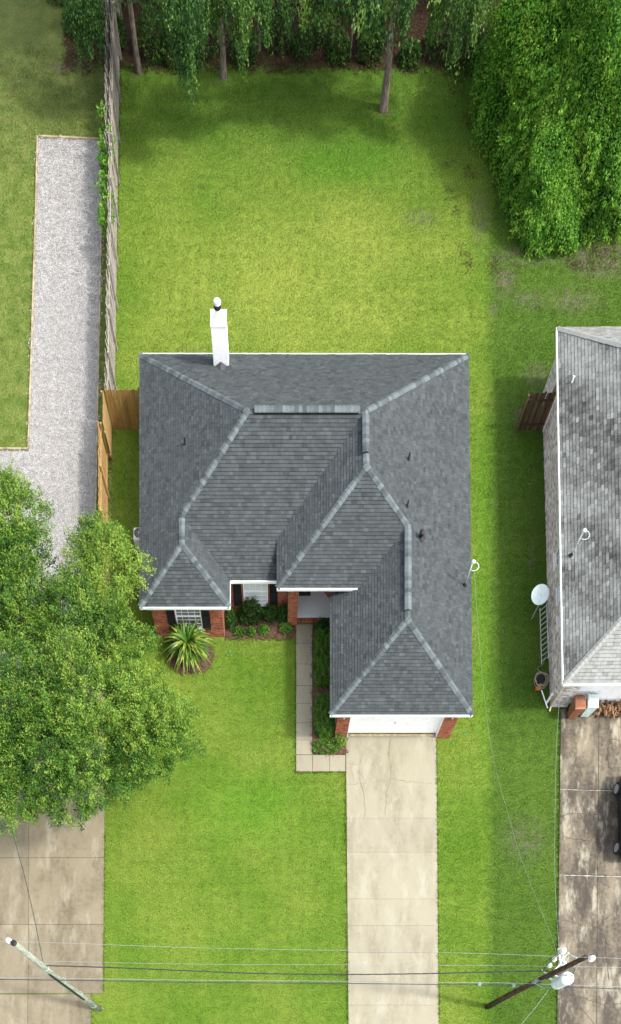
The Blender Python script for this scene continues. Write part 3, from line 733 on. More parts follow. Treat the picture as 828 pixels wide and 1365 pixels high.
for i, c in enumerate(([(275, 345), (235, 375), (210, 430), (215, 520), (235, 590), (243, 640), (247, 745)], [(395, 280), (383, 380), (398, 450), (395, 515), (370, 590), (365, 740)],
          [(395, 515), (450, 525), (550, 540), (635, 542)], [(138, 430), (210, 437)], [(138, 550), (180, 550), (215, 540)])):
    ribbon(drive, zq(c, 430, 920, 4.358), 0.016, 0.0525, 'crack', 'crack', seed=i)
ribbon(drive, [(466, 980.5), (522, 980.5), (578, 980.5)], 0.12, 0.053, 'threshold', 'threshold', jag=0.0)
west_drive = slab_run('neighbour_concrete_drive', lambda y: -90, lambda y: 139.5 - max(0, (y - 1110)) * .009, [905, 970, 1055, 1143.7, 1232.5, 1324.5], 'west_drive', cols=[0, 0.28, 0.562, 1])
west_drive2 = slab_run('neighbour_drive_apron', lambda y: -90, lambda y: 122, [1325.5, 1420, 1580], 'west_drive', cols=[0, 0.3, 0.6, 1], top=0.04)
east_drive = slab_run('stained_concrete_drive', lambda y: 747 - (y - 950) * .0115, lambda y: 960, [946, 1053, 1167, 1420, 1580], 'east_drive', cols=[0, 0.24, 0.62, 1])
for i, c in enumerate((zq([(500, 580), (520, 562), (600, 558), (650, 568), (700, 565)], 628, 950, 4.14), zq([(510, 690), (600, 700), (660, 715)], 628, 950, 4.14),
          zq([(720, 165), (760, 150), (828, 155)], 628, 950, 4.14), zq([(755, 175), (752, 260), (760, 305), (828, 310)], 628, 950, 4.14),
          zq([(635, 0), (630, 60), (635, 150), (625, 200), (610, 240), (615, 270)], 628, 1165, 4.14), zq([(485, 255), (560, 270), (640, 290), (700, 290), (740, 250), (775, 230)], 628, 1165, 4.14),
          zq([(700, 290), (735, 340), (745, 450), (760, 590)], 628, 1165, 4.14), zq([(500, 665), (600, 680), (680, 705), (720, 715), (828, 720)], 628, 1165, 4.14))):
    ribbon(east_drive, c, 0.03, 0.0535, 'oldcrack', 'crack', seed=40 + i)
ribbon(east_drive, [(746, 1053), (900, 1057)], 0.035, 0.0545, 'sealant', 'joint_sealant', jag=0.004, seed=3)
ribbon(east_drive, [(745, 1167), (900, 1171)], 0.045, 0.0545, 'sealant', 'joint_sealant', jag=0.004, seed=4)
walk = slab_run('front_walk', lambda y: 394.6, lambda y: 416.3, [833, 859, 886, 914.5, 938.5, 964, 987, 1006.5], 'walk', top=0.05)
walk2 = slab_run('walk_landing', lambda y: 394.6, lambda y: 460.6, [1006.8, 1029], 'walk', cols=[0, 0.335, 0.68, 1], top=0.052)

# mulch beds
def bed(name, pts, seed, mat='mulch', z=0.03, n=None):
    g = random.Random(seed); P0 = [P(x, y, 0) for x, y in pts]; out = []
    for a, b in zip(P0, P0[1:] + P0[:1]):
        k = max(1, int((b - a).length / 0.25))
        for i in range(k): out.append(a.lerp(b, i / k) + Vector((g.gauss(0, .02), g.gauss(0, .02), 0)))
    m = MB(); m.prism([(p.x, p.y) for p in out], 0.0, z); o = struct(obj(name, m, MT[mat]))
    EXCL.append([(p.x, p.y) for p in out]); return [(p.x, p.y) for p in out]
bed1 = bed('front_mulch_bed', [(300, 851), (392, 851), (394, 838), (394, 800), (300, 800)][::-1][::-1], 1)
bed2 = bed('side_mulch_bed', [(416.8, 1006), (460.5, 1006), (460.5, 976), (455, 826), (416.8, 832)], 2)
ring = [(255 + 29 * math.cos(a) * (1 + .04 * math.sin(3 * a)), 876 - 22 * math.sin(a)) for a in [k * math.tau / 28 for k in range(28)]]
bed3 = bed('palm_mulch_ring', ring, 3)
gravel_pts = [(52, 186), (137, 189), (126.5, 720), (124, 904), (-90, 904), (-90, 602), (38.5, 602)]
gm = MB(); q = pquad(gravel_pts[::-1], 0); gm.prism(q, 0.0, 0.02); struct(obj('gravel_drive', gm, MT['gravel'])); gpoly = [(p[0], p[1]) for p in q]; EXCL.append(gpoly)
def timber(pts, label):
    t = thing('edging_timber', P(*pts[0], 0), label, 'edging timber', 'timbers edging the gravel')
    a, b = P(*pts[0], 0), P(*pts[1], 0); n = max(1, round((b - a).length / 2.4))
    for i in range(n):
        m = MB(); p, q = a.lerp(b, i / n), a.lerp(b, (i + 1) / n); d = (q - p).normalized() * 0.006
        o = Vector((rnd.uniform(-.01, .01), rnd.uniform(-.01, .01), 0.045)); m.beam(p + d + o, q - d + o, 0.09, 0.1); obj('beam', m, MT['timber'], t, bevel=0.01)
timber([(52, 184), (137, 188)], 'short timber across the far end of the white gravel strip')
timber([(51, 185), (38.5, 599)], 'long timber between the gravel strip and the olive lawn')
timber([(38, 600), (-90, 599)], 'timber closing the near end of the olive lawn')
timber([(138, 190), (127, 722)], 'long timber between the gravel strip and the fences')

# ------------------------------------------------------------------ main house
H0 = Vector((1.7, 32, 0))
house = thing('brick_house', H0, 'one-storey red brick house with dark slate-grey hip roof and white garage door', 'house')
zr, ZE = 5.055, 2.6
SWb, SEb, B2 = (-7.2, 27.81, ZE), (-2.35, 27.81, ZE), (-4.78, 30.24, 3.6)
B1 = (-4.78, 31.75, 3.6); NW = (-7.2, 41.36, ZE); NE = (10.46, 41.34, ZE); R1 = (-1.3, 35.43, zr); R2 = (4.55, 35.43, zr)
CE0, CE1 = (-2.35, 29.22, ZE), (0.16, 29.22, ZE); V2 = (0.16, 30.79, 3.22); PW = (0.16, 28.27, 3.22); PE = (4.52, 28.27, 3.22)
A_ = (4.6, 32.71, zr); G2 = (6.84, 30.61, 4.19); G1 = (6.84, 25.84, 4.18); SWg = (3.02, 22.02, ZE); SEg = (10.67, 22.02, ZE)
planes = {
    'north': [NE, NW, R1, R2], 'west': [NW, SWb, B2, B1, R1], 'bay_s': [SWb, SEb, B2], 'bay_e': [SEb, CE0, B1, B2],
    'centre': [CE0, CE1, (0.16, 30.79, 3.22), R2, R1, B1], 'w2': [V2, PW, A_, R2], 'porch': [PW, PE, G2, A_],
    'gar_w': [(3.02, 29.7, ZE), SWg, G1, G2, PE, (4.52, 29.7, 3.22)], 'gar_s': [SWg, SEg, G1], 'east': [SEg, NE, R2, A_, G2, G1]}
base, tabs = MB(), MB()
def tone_own(c, g):
    n = noise.noise(Vector((c.x * 0.5, c.y * 0.5, 3))); return min(1, max(0, g.gauss(0.42, 0.17) + 0.08 * n + (0.35 if g.random() < 0.05 else 0)))
for i, (k, pl) in enumerate(planes.items()): shingle_plane(pl, tabs, base, seed=i + 1, tonefn=tone_own)
# vertical cheek where the porch roof stands above the centre roof
base.add([PW, (0.16, 28.27, 3.0), (0.16, 29.3, 2.6), (0.16, 30.79, 3.2), V2], [(0, 1, 2, 3, 4)])
roof = obj('roof', base, MT['under'], house)
obj('shingles', tabs, MT['shingle'], roof, kind='stuff', label='overlapping slate-grey shingle courses')
capm = cap_mesh('ridge_cap', MT['cap'])
for a, b in ((NW, R1), (NE, R2), (R1, B1), (B1, B2), (B2, SWb), (B2, SEb), (R2, A_), (A_, PW), (A_, G2), (G1, SWg), (G1, SEg), (G2, G1)):
    ab = (Vector(b) - Vector(a)).normalized() if a[2] < b[2] else (Vector(a) - Vector(b)).normalized()
    lay_caps(a, b, capm, MT['cap'], roof, step=0.2, lift=0.025)
for a, b in (((-0.95, 35.43, zr), (4.2, 35.43, zr)), ((4.55, 35.1, zr), (4.57, 33.35, zr)), ((6.84, 30.3, 4.19), (6.84, 26.3, 4.18))):
    a, b = Vector(a), Vector(b); m = MB(); m.beam(a + Vector((0, 0, .045)), b + Vector((0, 0, .045)), 0.30, 0.10); v = obj('ridge_vent', m, MT['black'], roof)
    n = round((b - a).length / 0.2)
    for i in range(n):
        p = a.lerp(b, i / n) + Vector((0, 0, 0.125)); inst('vent_cap', capm, MT['cap'], roof, p, (0, 0, math.atan2(b.y - a.y, b.x - a.x)), (1, 1.15, 1))
# fascias and gutters
def fascia(a, b, parent, h=0.15, t=0.03, drop=0.005, mat='white', out=0.015, name='fascia'):
    a, b = Vector(a), Vector(b); d = (b - a).normalized(); o = Vector((d.y, -d.x, 0)).normalized(); m = MB()
    c = (a + b) / 2 + o * out - Vector((0, 0, h / 2 + drop)); m.cbox(c, d, o, (0, 0, 1), (b - a).length / 2, t / 2, h / 2)
    return obj(name, m, MT[mat], parent)
for a, b in ((SWb, SEb), (SEb, (-2.35, 29.205, ZE)), ((-2.33, 29.22, ZE), (0.14, 29.22, ZE)), (PW, PE), (SWg, SEg), (NE, NW)):
    fascia(a, b, roof)
for a, b in ((SEg, NE), (NW, SWb), ((3.02, 29.6, ZE), (3.02, 22.05, ZE))): fascia(a, b, roof, out=-.03)
for a, b in ((SWb, SEb), ((-2.33, 29.22, ZE), (0.14, 29.22, ZE)), (PW, (4.45, 28.27, 3.22)), (SWg, SEg), (NE, NW)):
    fascia(a, b, roof, h=0.055, t=0.045, drop=-0.012, out=0.035, name='drip_edge')
m = MB(); m.lathe((4.45, 28.24, 3.2), [(0.03, -.04), (0.05, 0), (0.03, .05)], 8); obj('gutter_end', m, MT['black'], roof)
# soffits
m = MB(); m.box(-7.18, 27.83, 2.46, -2.37, 41.3, 2.472); m.box(-2.37, 29.25, 2.46, 3.04, 41.3, 2.472); m.box(3.04, 22.05, 2.46, 10.42, 41.3, 2.472); obj('soffit', m, MT['white'], roof)
m = MB(); m.box(0.18, 28.3, 3.06, 4.2, 31.6, 3.07); obj('porch_ceiling', m, MT['white'], roof)
WT = 2.46
# walls (outer face on the right of A->B)
bs = (-6.73, 28.3)
brick_wall(house, (-6.73, 28.3), (-2.83, 28.3), 0, WT, [(1.27, 2.70, 0.62, 2.12)], seed=1)
window(house, bs, (1, 0), 1.27, 2.70, 0.62, 2.12, 4, 6, 'grey_glass')
shutter(house, bs, (1, 0), 0.80, 1.24, 0.55, 2.16); shutter(house, bs, (1, 0), 2.74, 3.18, 0.55, 2.16)
brick_wall(house, (-2.83, 28.302), (-2.83, 29.72), 0, WT, seed=2)
cs = (-2.63, 29.72)
brick_wall(house, (-2.83, 29.72), (1.05, 29.72), 0, WT, [(1.13, 2.50, 0.55, 2.10)], seed=3)
window(house, (-2.83, 29.72), (1, 0), 1.13, 2.50, 0.55, 2.10, 4, 6, 'blind')
shutter(house, (-2.83, 29.72), (1, 0), 0.58, 1.03, 0.5, 2.14); shutter(house, (-2.83, 29.72), (1, 0), 2.60, 3.05, 0.5, 2.14)
# porch pier: four brick faces
pier = MB(); pier.box(0.80, 28.89, 0, 1.33, 29.715, 3.05)
pr = obj('porch_pier', pier, MT['mortar'], house)
def face_bricks(x0, x1, y, z0, z1, parent, seed):
    g = random.Random(seed); mb = MB(); z = z0; row = 0
    while z + .076 <= z1:
        s = x0 - .1075 * (row % 2)
        while s < x1:
            a, b = max(s, x0) + .005, min(s + .215, x1) - .005
            if b - a > .03: mb.box(a, y - .010 - g.uniform(0, .003), z + .005, b, y, z + .071, min(1, max(0, g.gauss(.45, .28))))
            s += .215
        z += .076; row += 1
    return obj('bricks', mb, MT['brick'], parent, kind='stuff')
face_bricks(0.80, 1.33, 28.89, 0, 3.05, pr, 5)
brick_wall(house, (1.05, 29.722), (1.05, 31.7), 0, 3.05, seed=6)
brick_wall(house, (1.06, 31.7), (2.1, 31.7), 0, 3.05, seed=7)
brick_wall(house, (2.1, 31.7), (3.48, 30.1), 0, 3.05, seed=8)
brick_wall(house, (3.5, 30.1), (3.5, 22.43), 0, WT, seed=9, bricks=False)
# garage front
m = MB()
for x0, x1, sd in ((3.5, 4.22, 10), (9.40, 10.17, 11)):
    w_ = brick_wall(house, (x0, 22.43), (x1, 22.43), 0, WT, seed=sd, thick=0.26)
brick_wall(house, (4.22, 22.43), (9.40, 22.43), 2.2, WT, seed=12, thick=0.26)
gd = MB(); gd.box(4.2, 22.70, 0.06, 9.42, 22.74, 2.2)
gdo = obj('garage_door', gd, MT['white'], house)
for r in range(4):
    for c in range(8):
        m = MB(); x = 4.26 + c * 0.645; z = 0.12 + r * 0.52; m.box(x + .05, 22.688, z + .05, x + .595, 22.70, z + .45); obj('door_panel', m, MT['white'], gdo, bevel=0.008)
m = MB(); m.box(6.80, 22.665, 0.92, 6.84, 22.69, 1.02); m.lathe((6.82, 22.67, .97), [(0.035, 0), (0.035, .02)], 10, axis=(0, -1, 0)); obj('handle', m, MT['steel'], gdo)
m = MB(); m.box(4.2, 22.44, 0.05, 4.25, 22.70, 2.2); m.box(9.37, 22.44, 0.05, 9.42, 22.70, 2.2); m.box(4.25, 22.44, 2.12, 9.37, 22.70, 2.2); obj('door_frame', m, MT['white'], house)
for x in (3.86, 9.80):
    m = MB(); m.box(x - .05, 22.36, 1.95, x + .05, 22.43, 2.15); m.lathe((x, 22.30, 1.85), [(.03, 0), (.055, .05), (.065, .2), (.03, .24), (.01, .28)], 8); l = obj('wall_lantern', m, MT['bronze'], house)
    m = MB(); m.lathe((x, 22.30, 1.90), [(.058, 0), (.067, .12)], 8); obj('lantern_glass', m, MT['lamp'], l)
# remaining walls: plain brick backing
for a, b in (((10.17, 22.43), (10.0, 40.86)), ((10.0, 40.86), (-6.73, 40.86)), ((-6.73, 40.86), (-6.73, 28.3))):
    brick_wall(house, a, b, 0, WT, bricks=False)
# porch slab with brick edge
m = MB(); m.box(1.34, 29.32, 0, 3.48, 31.69, 0.15); obj('porch_slab', m, MT['slab'], house, bevel=0.01)
m = MB(); g = random.Random(4)
x = 1.34
while x < 3.4:
    m.box(x, 29.10, 0, x + .09, 29.31, 0.135 + g.uniform(-.004, .004), min(1, max(0, g.gauss(.35, .25)))); x += .1
obj('brick_step', m, MT['brick'], house, kind='stuff')
m = MB(); m.box(1.45, 30.55, 0.151, 2.12, 31.0, 0.165); tag(obj('doormat', m, MT['mat']), 'brown doormat on the pale porch slab', 'doormat')
EXCL += [[(-6.8, 28.2), (-2.8, 28.2), (-2.8, 29.6), (3.4, 29.1), (3.5, 22.35), (10.2, 22.35), (10.1, 41), (-6.8, 41)]]

# chimney at the north eave
ch = thing('chimney', (-2.82, 40.9, 0), 'narrow white boxed chimney with round metal flue standing against the back eave', 'chimney')
ch.parent = house; ch.location = Vector((-2.82, 40.9, 0)) - H0; del ch['category']; WORLD[ch.name] = Vector((-2.82, 40.9, 0))
m = MB(); m.box(-3.16, 40.05, 0, -2.38, 40.86, 4.70); obj('chase', m, MT['white'], ch, bevel=0.008)
m = MB(); m.box(-3.18, 40.03, 4.705, -2.36, 40.88, 4.75); obj('chase_cap', m, MT['white_metal'], ch, bevel=0.005)
m = MB(); m.lathe((-2.78, 40.42, 4.75), [(0.22, 0), (0.19, 0.05), (0.165, 0.06), (0.165, 0.36), (0.16, 0.38)], 20); obj('flue', m, MT['white_metal'], ch, smooth=False)
m = MB(); m.lathe((-2.78, 40.42, 5.13), [(0.16, 0), (0.185, 0.02), (0.185, 0.16), (0.17, 0.18)], 20); obj('flue_band', m, MT['black'], ch)
m = MB(); m.lathe((-2.78, 40.42, 5.315), [(0.19, 0), (0.2, 0.03), (0.17, 0.09), (0.06, 0.12)], 20); obj('flue_cap', m, MT['steel'], ch)
m = MB(); m.add([(-3.16, 40.045, 3.10), (-2.38, 40.045, 3.10), (-2.77, 40.045, 3.34), (-2.77, 39.40, 3.42)], [(0, 2, 3), (2, 1, 3), (0, 1, 2), (0, 3, 1)]); obj('cricket', m, MT['shingle'], ch)
# roof vents
def roof_z(px, py):   # height of the roof under a photo pixel on the west/east planes
    z = 3.5
    for _ in range(20):
        p = P(px, py, z); z = min(5.0, ZE + .414 * min(p.x + 7.2, 10.57 - p.x))
    return z
for px, py, r, h in ((247, 592, .035, .3), (545, 612, .035, .3), (543, 675, .035, .3), (561, 717, .09, .25)):
    z = roof_z(px, py); p = P(px, py, z); m = MB(); m.tube([p, p + Vector((0, 0, h))], r, 10); m.lathe(p, [(r * 2.6, .0), (r * 2.2, .04), (r, .09)], 10)
    if r > .05: m.lathe(p + Vector((0, 0, h)), [(r * .9, 0), (r * 1.5, .03), (r * 1.5, .08), (r * .4, .13)], 12)
    obj('vent_pipe', m, MT['black'], roof)
# electric service masts
def service_mast(px, py, z0, z1, label, seed):
    p = P(px, py, z0); t = thing('service_mast', p, label, 'service mast', 'service masts on the roofs'); top = Vector((p.x, p.y, z1))
    m = MB(); m.tube([p - Vector((0, 0, .2)), top], 0.035, 10); obj('mast', m, MT['steel'], t, smooth=True)
    m = MB(); m.lathe(p + Vector((0, 0, -.06)), [(.13, 0), (.10, .04), (.045, .14)], 12); obj('boot', m, MT['black'], t)
    m = MB(); m.lathe(top - Vector((0, 0, .02)), [(.05, 0), (.075, .05), (.07, .12), (.02, .17)], 10); m.cbox(top + Vector((.05, -.03, .06)), (1, 0, 0), (0, 1, 0), (0, 0, 1), .06, .05, .04); obj('weatherhead', m, MT['porcelain'], t)
    g = random.Random(seed)
    for k in range(3):
        a0 = top + Vector((.08, 0, .04)); pts = [a0]
        for i in range(1, 8):
            a = i / 7 * math.pi * 1.35; pts.append(top + Vector((.08 + .22 * math.sin(a) + k * .04, -.20 * (1 - math.cos(a)) + .05 * k, .04 - .1 * i / 7 - k * .04)))
        m = MB(); m.tube(pts, 0.008, 5); obj('drip_loop', m, MT['porcelain'] if k < 2 else MT['cable'], t, smooth=True)
    return top
mast1 = service_mast(620, 779, 2.85, 4.1, 'steel service mast with drip loops at the east eave of the slate-grey roof', 1)
mast2 = service_mast(762, 739, 2.85, 4.1, 'steel service mast with looped wires on the weathered pale roof', 2)
# air conditioner
ac = thing('air_conditioner', (-7.62, 33.6, 0), 'white outdoor air conditioner between the house wall and new wooden fence', 'air conditioner')
m = MB(); m.box(-7.98, 33.24, 0.08, -7.28, 33.96, 0.74); obj('cabinet', m, MT['white_metal'], ac, bevel=0.09)
m = MB(); m.lathe((-7.65, 33.6, 0.742), [(0.28, 0), (0.28, .008)], 24); obj('fan_opening', m, MT['black'], ac)
for k in range(5):
    m = MB(); r = .05 + k * .055; pts = [(-7.65 + r * math.cos(a), 33.6 + r * math.sin(a), .76) for a in [i * math.tau / 20 for i in range(21)]]; m.tube(pts, .006, 4, cap=False); obj('guard_ring', m, MT['steel'], ac)
for k in range(4):
    m = MB(); a = k * math.pi / 4; dx, dy = math.cos(a) * .28, math.sin(a) * .28; m.beam((-7.65 - dx, 33.6 - dy, .757), (-7.65 + dx, 33.6 + dy, .757), .012, .008); obj('guard_bar', m, MT['steel'], ac)
m = MB(); m.box(-8.02, 33.2, 0, -7.24, 34.0, 0.07); obj('pad', m, MT['walk'], ac)

# ------------------------------------------------------------------ neighbouring house
nh = thing('weathered_house', (21, 33, 0), 'neighbouring whitewashed brick house with weathered streaked pale grey roof', 'house')
nNW, nSW = (15.22, 42.8, ZE), (15.55, 23.7, ZE); nNE, nSE = (26.6, 42.9, ZE), (26.9, 23.8, ZE)
nR1, nR2 = (20.95, 37.2, 5.42), (21.2, 29.4, 5.42)
def tone_old(c, g):
    st = noise.noise(Vector((c.x * .45 + c.y * .30, c.y * .16 - c.x * .1, 1.7))) + 0.5 * noise.noise(Vector((c.x * .9 + c.y * .5, c.y * .5, 5)))
    dark = 1 / (1 + math.exp(-(st + 0.02) * 7))
    north = 1.0 if c.y > 42.8 - (c.x - 15.2) else 0.0
    if c.y < 23.7 + (c.x - 15.5) * 1.05: dark *= 0.12
    t = 0.88 - 0.68 * dark * (1 - north * .8) + g.gauss(0, .12)
    if dark > .5 and g.random() < .10: t += .4
    return min(1, max(0, t))
base, tabs = MB(), MB()
for i, pl in enumerate(([nNE, nNW, nR1], [nNW, nSW, nR2, nR1], [nSW, nSE, nR2], [nSE, nNE, nR1, nR2])):
    shingle_plane(pl, tabs, base, seed=i + 31, tonefn=tone_old, expo=0.16, tabw=(.26, .34), th=0.016, slot=0.012)
nroof = obj('roof', base, MT['under'], nh)
obj('shingles', tabs, MT['old_shingle'], nroof, kind='stuff', label='streaked pale grey shingle courses')
ocap = cap_mesh('ridge_cap', MT['old_cap'])
for a, b in ((nNW, nR1), (nSW, nR2), (nNE, nR1), (nSE, nR2), (nR1, nR2)): lay_caps(a, b, ocap, MT['old_cap'], nroof, step=0.22)
for a, b in ((nNW, nSW), (nSW, nSE), (nSE, nNE), (nNE, nNW)): fascia(a, b, nroof, h=0.17)
fascia(nNW, nSW, nroof, h=.05, t=.05, drop=-0.01, out=.04, name='drip_edge'); fascia(nSW, nSE, nroof, h=.06, t=.10, drop=-0.01, out=.06, name='drip_edge')
m = MB(); m.box(15.6, 23.75, 2.44, 26.4, 42.7, 2.452); obj('soffit', m, MT['white'], nroof)
nW0, nW1 = (15.56, 42.35), (16.02, 24.25)
brick_wall(nh, nW0, nW1, 0, 2.44, [(10.15, 11.05, 1.0, 2.1), (12.3, 13.2, 1.2, 2.1), (13.9, 14.6, 1.2, 2.1), (1.3, 2.2, 0.05, 2.05)], bm='wbrick', seed=21)
wd = (nW1[0] - nW0[0], nW1[1] - nW0[1])
window(nh, nW0, wd, 10.15, 11.05, 1.0, 2.1, 2, 4, 'glass'); window(nh, nW0, wd, 12.3, 13.2, 1.2, 2.1, 2, 2, 'sky_blue'); window(nh, nW0, wd, 13.9, 14.6, 1.2, 2.1, 2, 2, 'glass')
dd = Vector((wd[0], wd[1], 0)).normalized(); do = Vector((dd.y, -dd.x, 0)); m = MB(); m.cbox(Vector((*nW0, 1.05)) + dd * 1.75 - do * .05, dd, do, (0, 0, 1), .42, .03, .98); sd_ = obj('side_door', m, MT['binbrown'], nh)
m = MB(); m.cbox(Vector((*nW0, 1.05)) + dd * 1.31 + do * .0, dd, do, (0, 0, 1), .04, .06, 1.03); m.cbox(Vector((*nW0, 1.05)) + dd * 2.19, dd, do, (0, 0, 1), .04, .06, 1.03); obj('door_frame', m, MT['white'], nh)
brick_wall(nh, (16.02, 24.25), (17.0, 24.25), 0, 2.44, bm='wbrick', seed=22)
brick_wall(nh, (17.0, 24.25), (26.4, 24.25), 2.2, 2.44, bm='wbrick', seed=23, bricks=False)
for a, b in (((26.4, 24.25), (26.2, 42.35)), ((26.2, 42.35), (15.56, 42.35))): brick_wall(nh, a, b, 0, 2.44, bricks=False)
m = MB(); m.box(17.0, 24.42, 0.05, 22.2, 24.47, 2.2); gd2 = obj('garage_door', m, MT['white'], nh)
for r in range(4):
    for c in range(8):
        m = MB(); x = 17.05 + c * 0.64; z = 0.1 + r * .52; m.box(x + .05, 24.408, z + .05, x + .59, 24.42, z + .46); obj('door_panel', m, MT['white'], gd2)
m = MB(); m.box(22.2, 24.3, 0, 26.4, 24.45, 2.2); obj('wall', m, MT['wbrick'], nh)
m = MB(); m.tube([(15.86, 23.80, 2.45), (15.9, 23.95, 2.25), (16.0, 24.17, 2.05), (16.0, 24.17, 0.15), (15.96, 23.95, 0.06)], .045, 8); obj('downspout', m, MT['cream'], nh)
m = MB(); q = P(765, 503, 3.1); m.tube([q + Vector((0, 0, -.25)), q + Vector((0, 0, .05))], .045, 10); obj('vent_pipe', m, MT['white'], nroof)
EXCL += [[(15.5, 42.5), (15.95, 24.1), (27, 24.1), (27, 42.5)]]

# ------------------------------------------------------------------ fences
boards = {}
def board_mesh(w_, h, mat, th=0.018):
    k = (round(w_, 3), round(h, 3), mat)
    if k not in boards:
        m = MB(); m.cbox((0, 0, h / 2), (1, 0, 0), (0, 1, 0), (0, 0, 1), w_ / 2, th / 2, h / 2); boards[k] = mesh_only('board', m, MT[mat])
    return boards[k]
def fence(name, A, B, h, bw, mat, label, group, rail_side=1, post_h=None, wob=0.02, postmat=None, cat='fence', post_at=None, miss=0.0, rails=(0.35, 1.5), tiltmax=0.012):
    A = Vector((A[0], A[1], 0)); B = Vector((B[0], B[1], 0)); t = thing(name, (A + B) / 2, label, cat, group)
    d = (B - A); L = d.length; d.normalize(); yaw = math.atan2(d.y, d.x); n = int(L / bw); sd = Vector((-d.y, d.x, 0)) * rail_side
    me = board_mesh(bw - 0.008, h, mat)
    for i in range(n):
        if rnd.random() < miss: continue
        p = A + d * (bw * (i + .5)) + sd * rnd.uniform(-.006, .006) + Vector((0, 0, 0.03))
        inst('board', me, MT[mat], t, p, (rnd.uniform(-tiltmax, tiltmax), rnd.uniform(-tiltmax, tiltmax), yaw + rnd.uniform(-.03, .03)), (1, 1, 1 + rnd.uniform(-wob, wob)))
    for z in rails:
        if z < h:
            m = MB(); m.beam(A + sd * .032 + Vector((0, 0, z)), B + sd * .032 + Vector((0, 0, z)), .04, .09, tone=.5); obj('rail', m, MT[postmat or mat], t)
    ps = post_at or [2.4 * k for k in range(int(L / 2.4) + 1)]
    for s in ps:
        m = MB(); c = A + d * min(L - .05, max(.05, s)) + sd * .10; ph = post_h or h
        m.cbox(c + Vector((0, 0, ph / 2)), d, sd, (0, 0, 1), .045, .045, ph / 2); obj('post', m, MT[postmat or mat], t, bevel=.006)
    return t
F0 = P(149, -120, 1.85); F1 = P(140.5, 518, 1.85)
fence('weathered_fence', (-8.86, 66.5), (F1.x, F1.y), 1.83, 0.145, 'oldwood', 'long weathered grey board fence along the back garden', 'grey fences', rail_side=1, wob=.03, tiltmax=.03)
fence('weathered_fence', (-9.22, 66.5), (-9.22, P(0, 195, 1.8).y), 1.86, 0.145, 'oldwood', 'older grey fence running just behind the long one beside the olive lawn', 'grey fences', rail_side=1, wob=.03, tiltmax=.03)
a = P(138.5, 519, 1.9); b = P(185, 518, 1.9)
fence('pine_fence', (a.x + .02, a.y - .06), (b.x + .5, b.y - .06), 1.9, 0.14, 'newwood2', 'short new pine fence closing the gap to the house', 'new pine fences', rail_side=1)
a = P(137.5, 520, 1.9); b = P(137.3, 566, 1.9)
fence('pine_fence', (a.x, a.y), (a.x, b.y), 1.9, 0.14, 'newwood', 'new pine fence panel nearest the grey fence end', 'new pine fences', rail_side=-1)
a = P(131.6, 561, 1.85); b = P(131, 860, 1.85)
fence('pine_fence', (a.x, a.y), (a.x, b.y), 1.85, 0.14, 'newwood', 'long new pine fence running under the oak crown', 'new pine fences', rail_side=1, rails=(.3, 1.5),
      post_at=[0.1, 2.45, 4.9, 7.3, 9.6])
gt = fence('gate_fence', (13.98, 40.25), (15.5, 40.25), 1.8, 0.15, 'darkwood', 'dark mildewed wooden side gate against the whitewashed wall', None, rail_side=-1, cat='gate', wob=.03, tiltmax=.012)
# post by the gravel, vine on the timber
vn = cluster_leaves([(-9.38, y, .95, .12, .7, .85) for y in (50.6, 51.8, 53.0, 54.2, 55.4)], 120, 34, .09, .10, .07, seed=5, droop=.5)
t = thing('vine', (-9.35, 53, 0), 'bright green vine climbing the grey fence beside the gravel', 'vine')
m = MB()
for y in (50.6, 51.8, 53.0, 54.2, 55.4): limb(m, (-9.3, y, 0), (-9.33, y + .2, 1.8), .02, .006, seed=int(y))
obj('stem', m, MT['twig'], t); leaves_obj('foliage', *vn[:6], MT['vine'], t)

# ------------------------------------------------------------------ planting round the house
def place(px, py): p = P(px, py, 0); return (p.x, p.y, 0.02)
sample_ellipse_bush('foundation_shrub', place(335, 825), (.72, .45, 1.0), 'shrub', 'largest dark green shrub under the white-blinded window', 'shrub', 'shrubs in the front bed', n=3600, L=.085, W=.05, seed=11)
sample_ellipse_bush('foundation_shrub', place(308, 833), (.36, .4, .95), 'shrub', 'narrow dark shrub in the corner beside the bay wall', 'shrub', 'shrubs in the front bed', n=1500, L=.085, W=.05, seed=12)
sample_ellipse_bush('foundation_shrub', place(360, 824), (.38, .33, .7), 'shrub', 'mid-sized shrub between the largest shrub and the porch pier', 'shrub', 'shrubs in the front bed', n=1500, L=.085, W=.05, seed=13)
sample_ellipse_bush('foundation_shrub', place(377, 825), (.34, .3, .75), 'shrub', 'dark shrub close against the wall next to the porch pier', 'shrub', 'shrubs in the front bed', n=1400, L=.08, W=.05, seed=14)
for i, (px, py, r, lb) in enumerate(((352, 843, .3, 'low plant in the mulch below the largest shrub'), (381, 841, .36, 'low bright plant in the mulch at the foot of the porch pier'), (320, 846, .3, 'low plant in the mulch near the bay wall corner'), (335, 845, .22, 'smallest low plant at the middle of the front mulch'))):
    sample_ellipse_bush('bedding_plant', place(px, py), (r, r * .8, .3), 'hedge', lb, 'plant', 'low plants in the front bed', n=520, L=.10, W=.045, seed=20 + i, stems=3)
sample_ellipse_bush('clipped_hedge', place(430, 882.5), (.50, 1.55, .75), 'hedge', 'long clipped hedge block nearer the porch', 'hedge', 'clipped hedges beside the walk', n=9500, L=.06, W=.04, seed=31, square=4.5)
sample_ellipse_bush('clipped_hedge', place(433, 960), (.62, 1.12, .85), 'hedge', 'shorter clipped hedge block nearer the garage front', 'hedge', 'clipped hedges beside the walk', n=8500, L=.06, W=.04, seed=32, square=4.0)
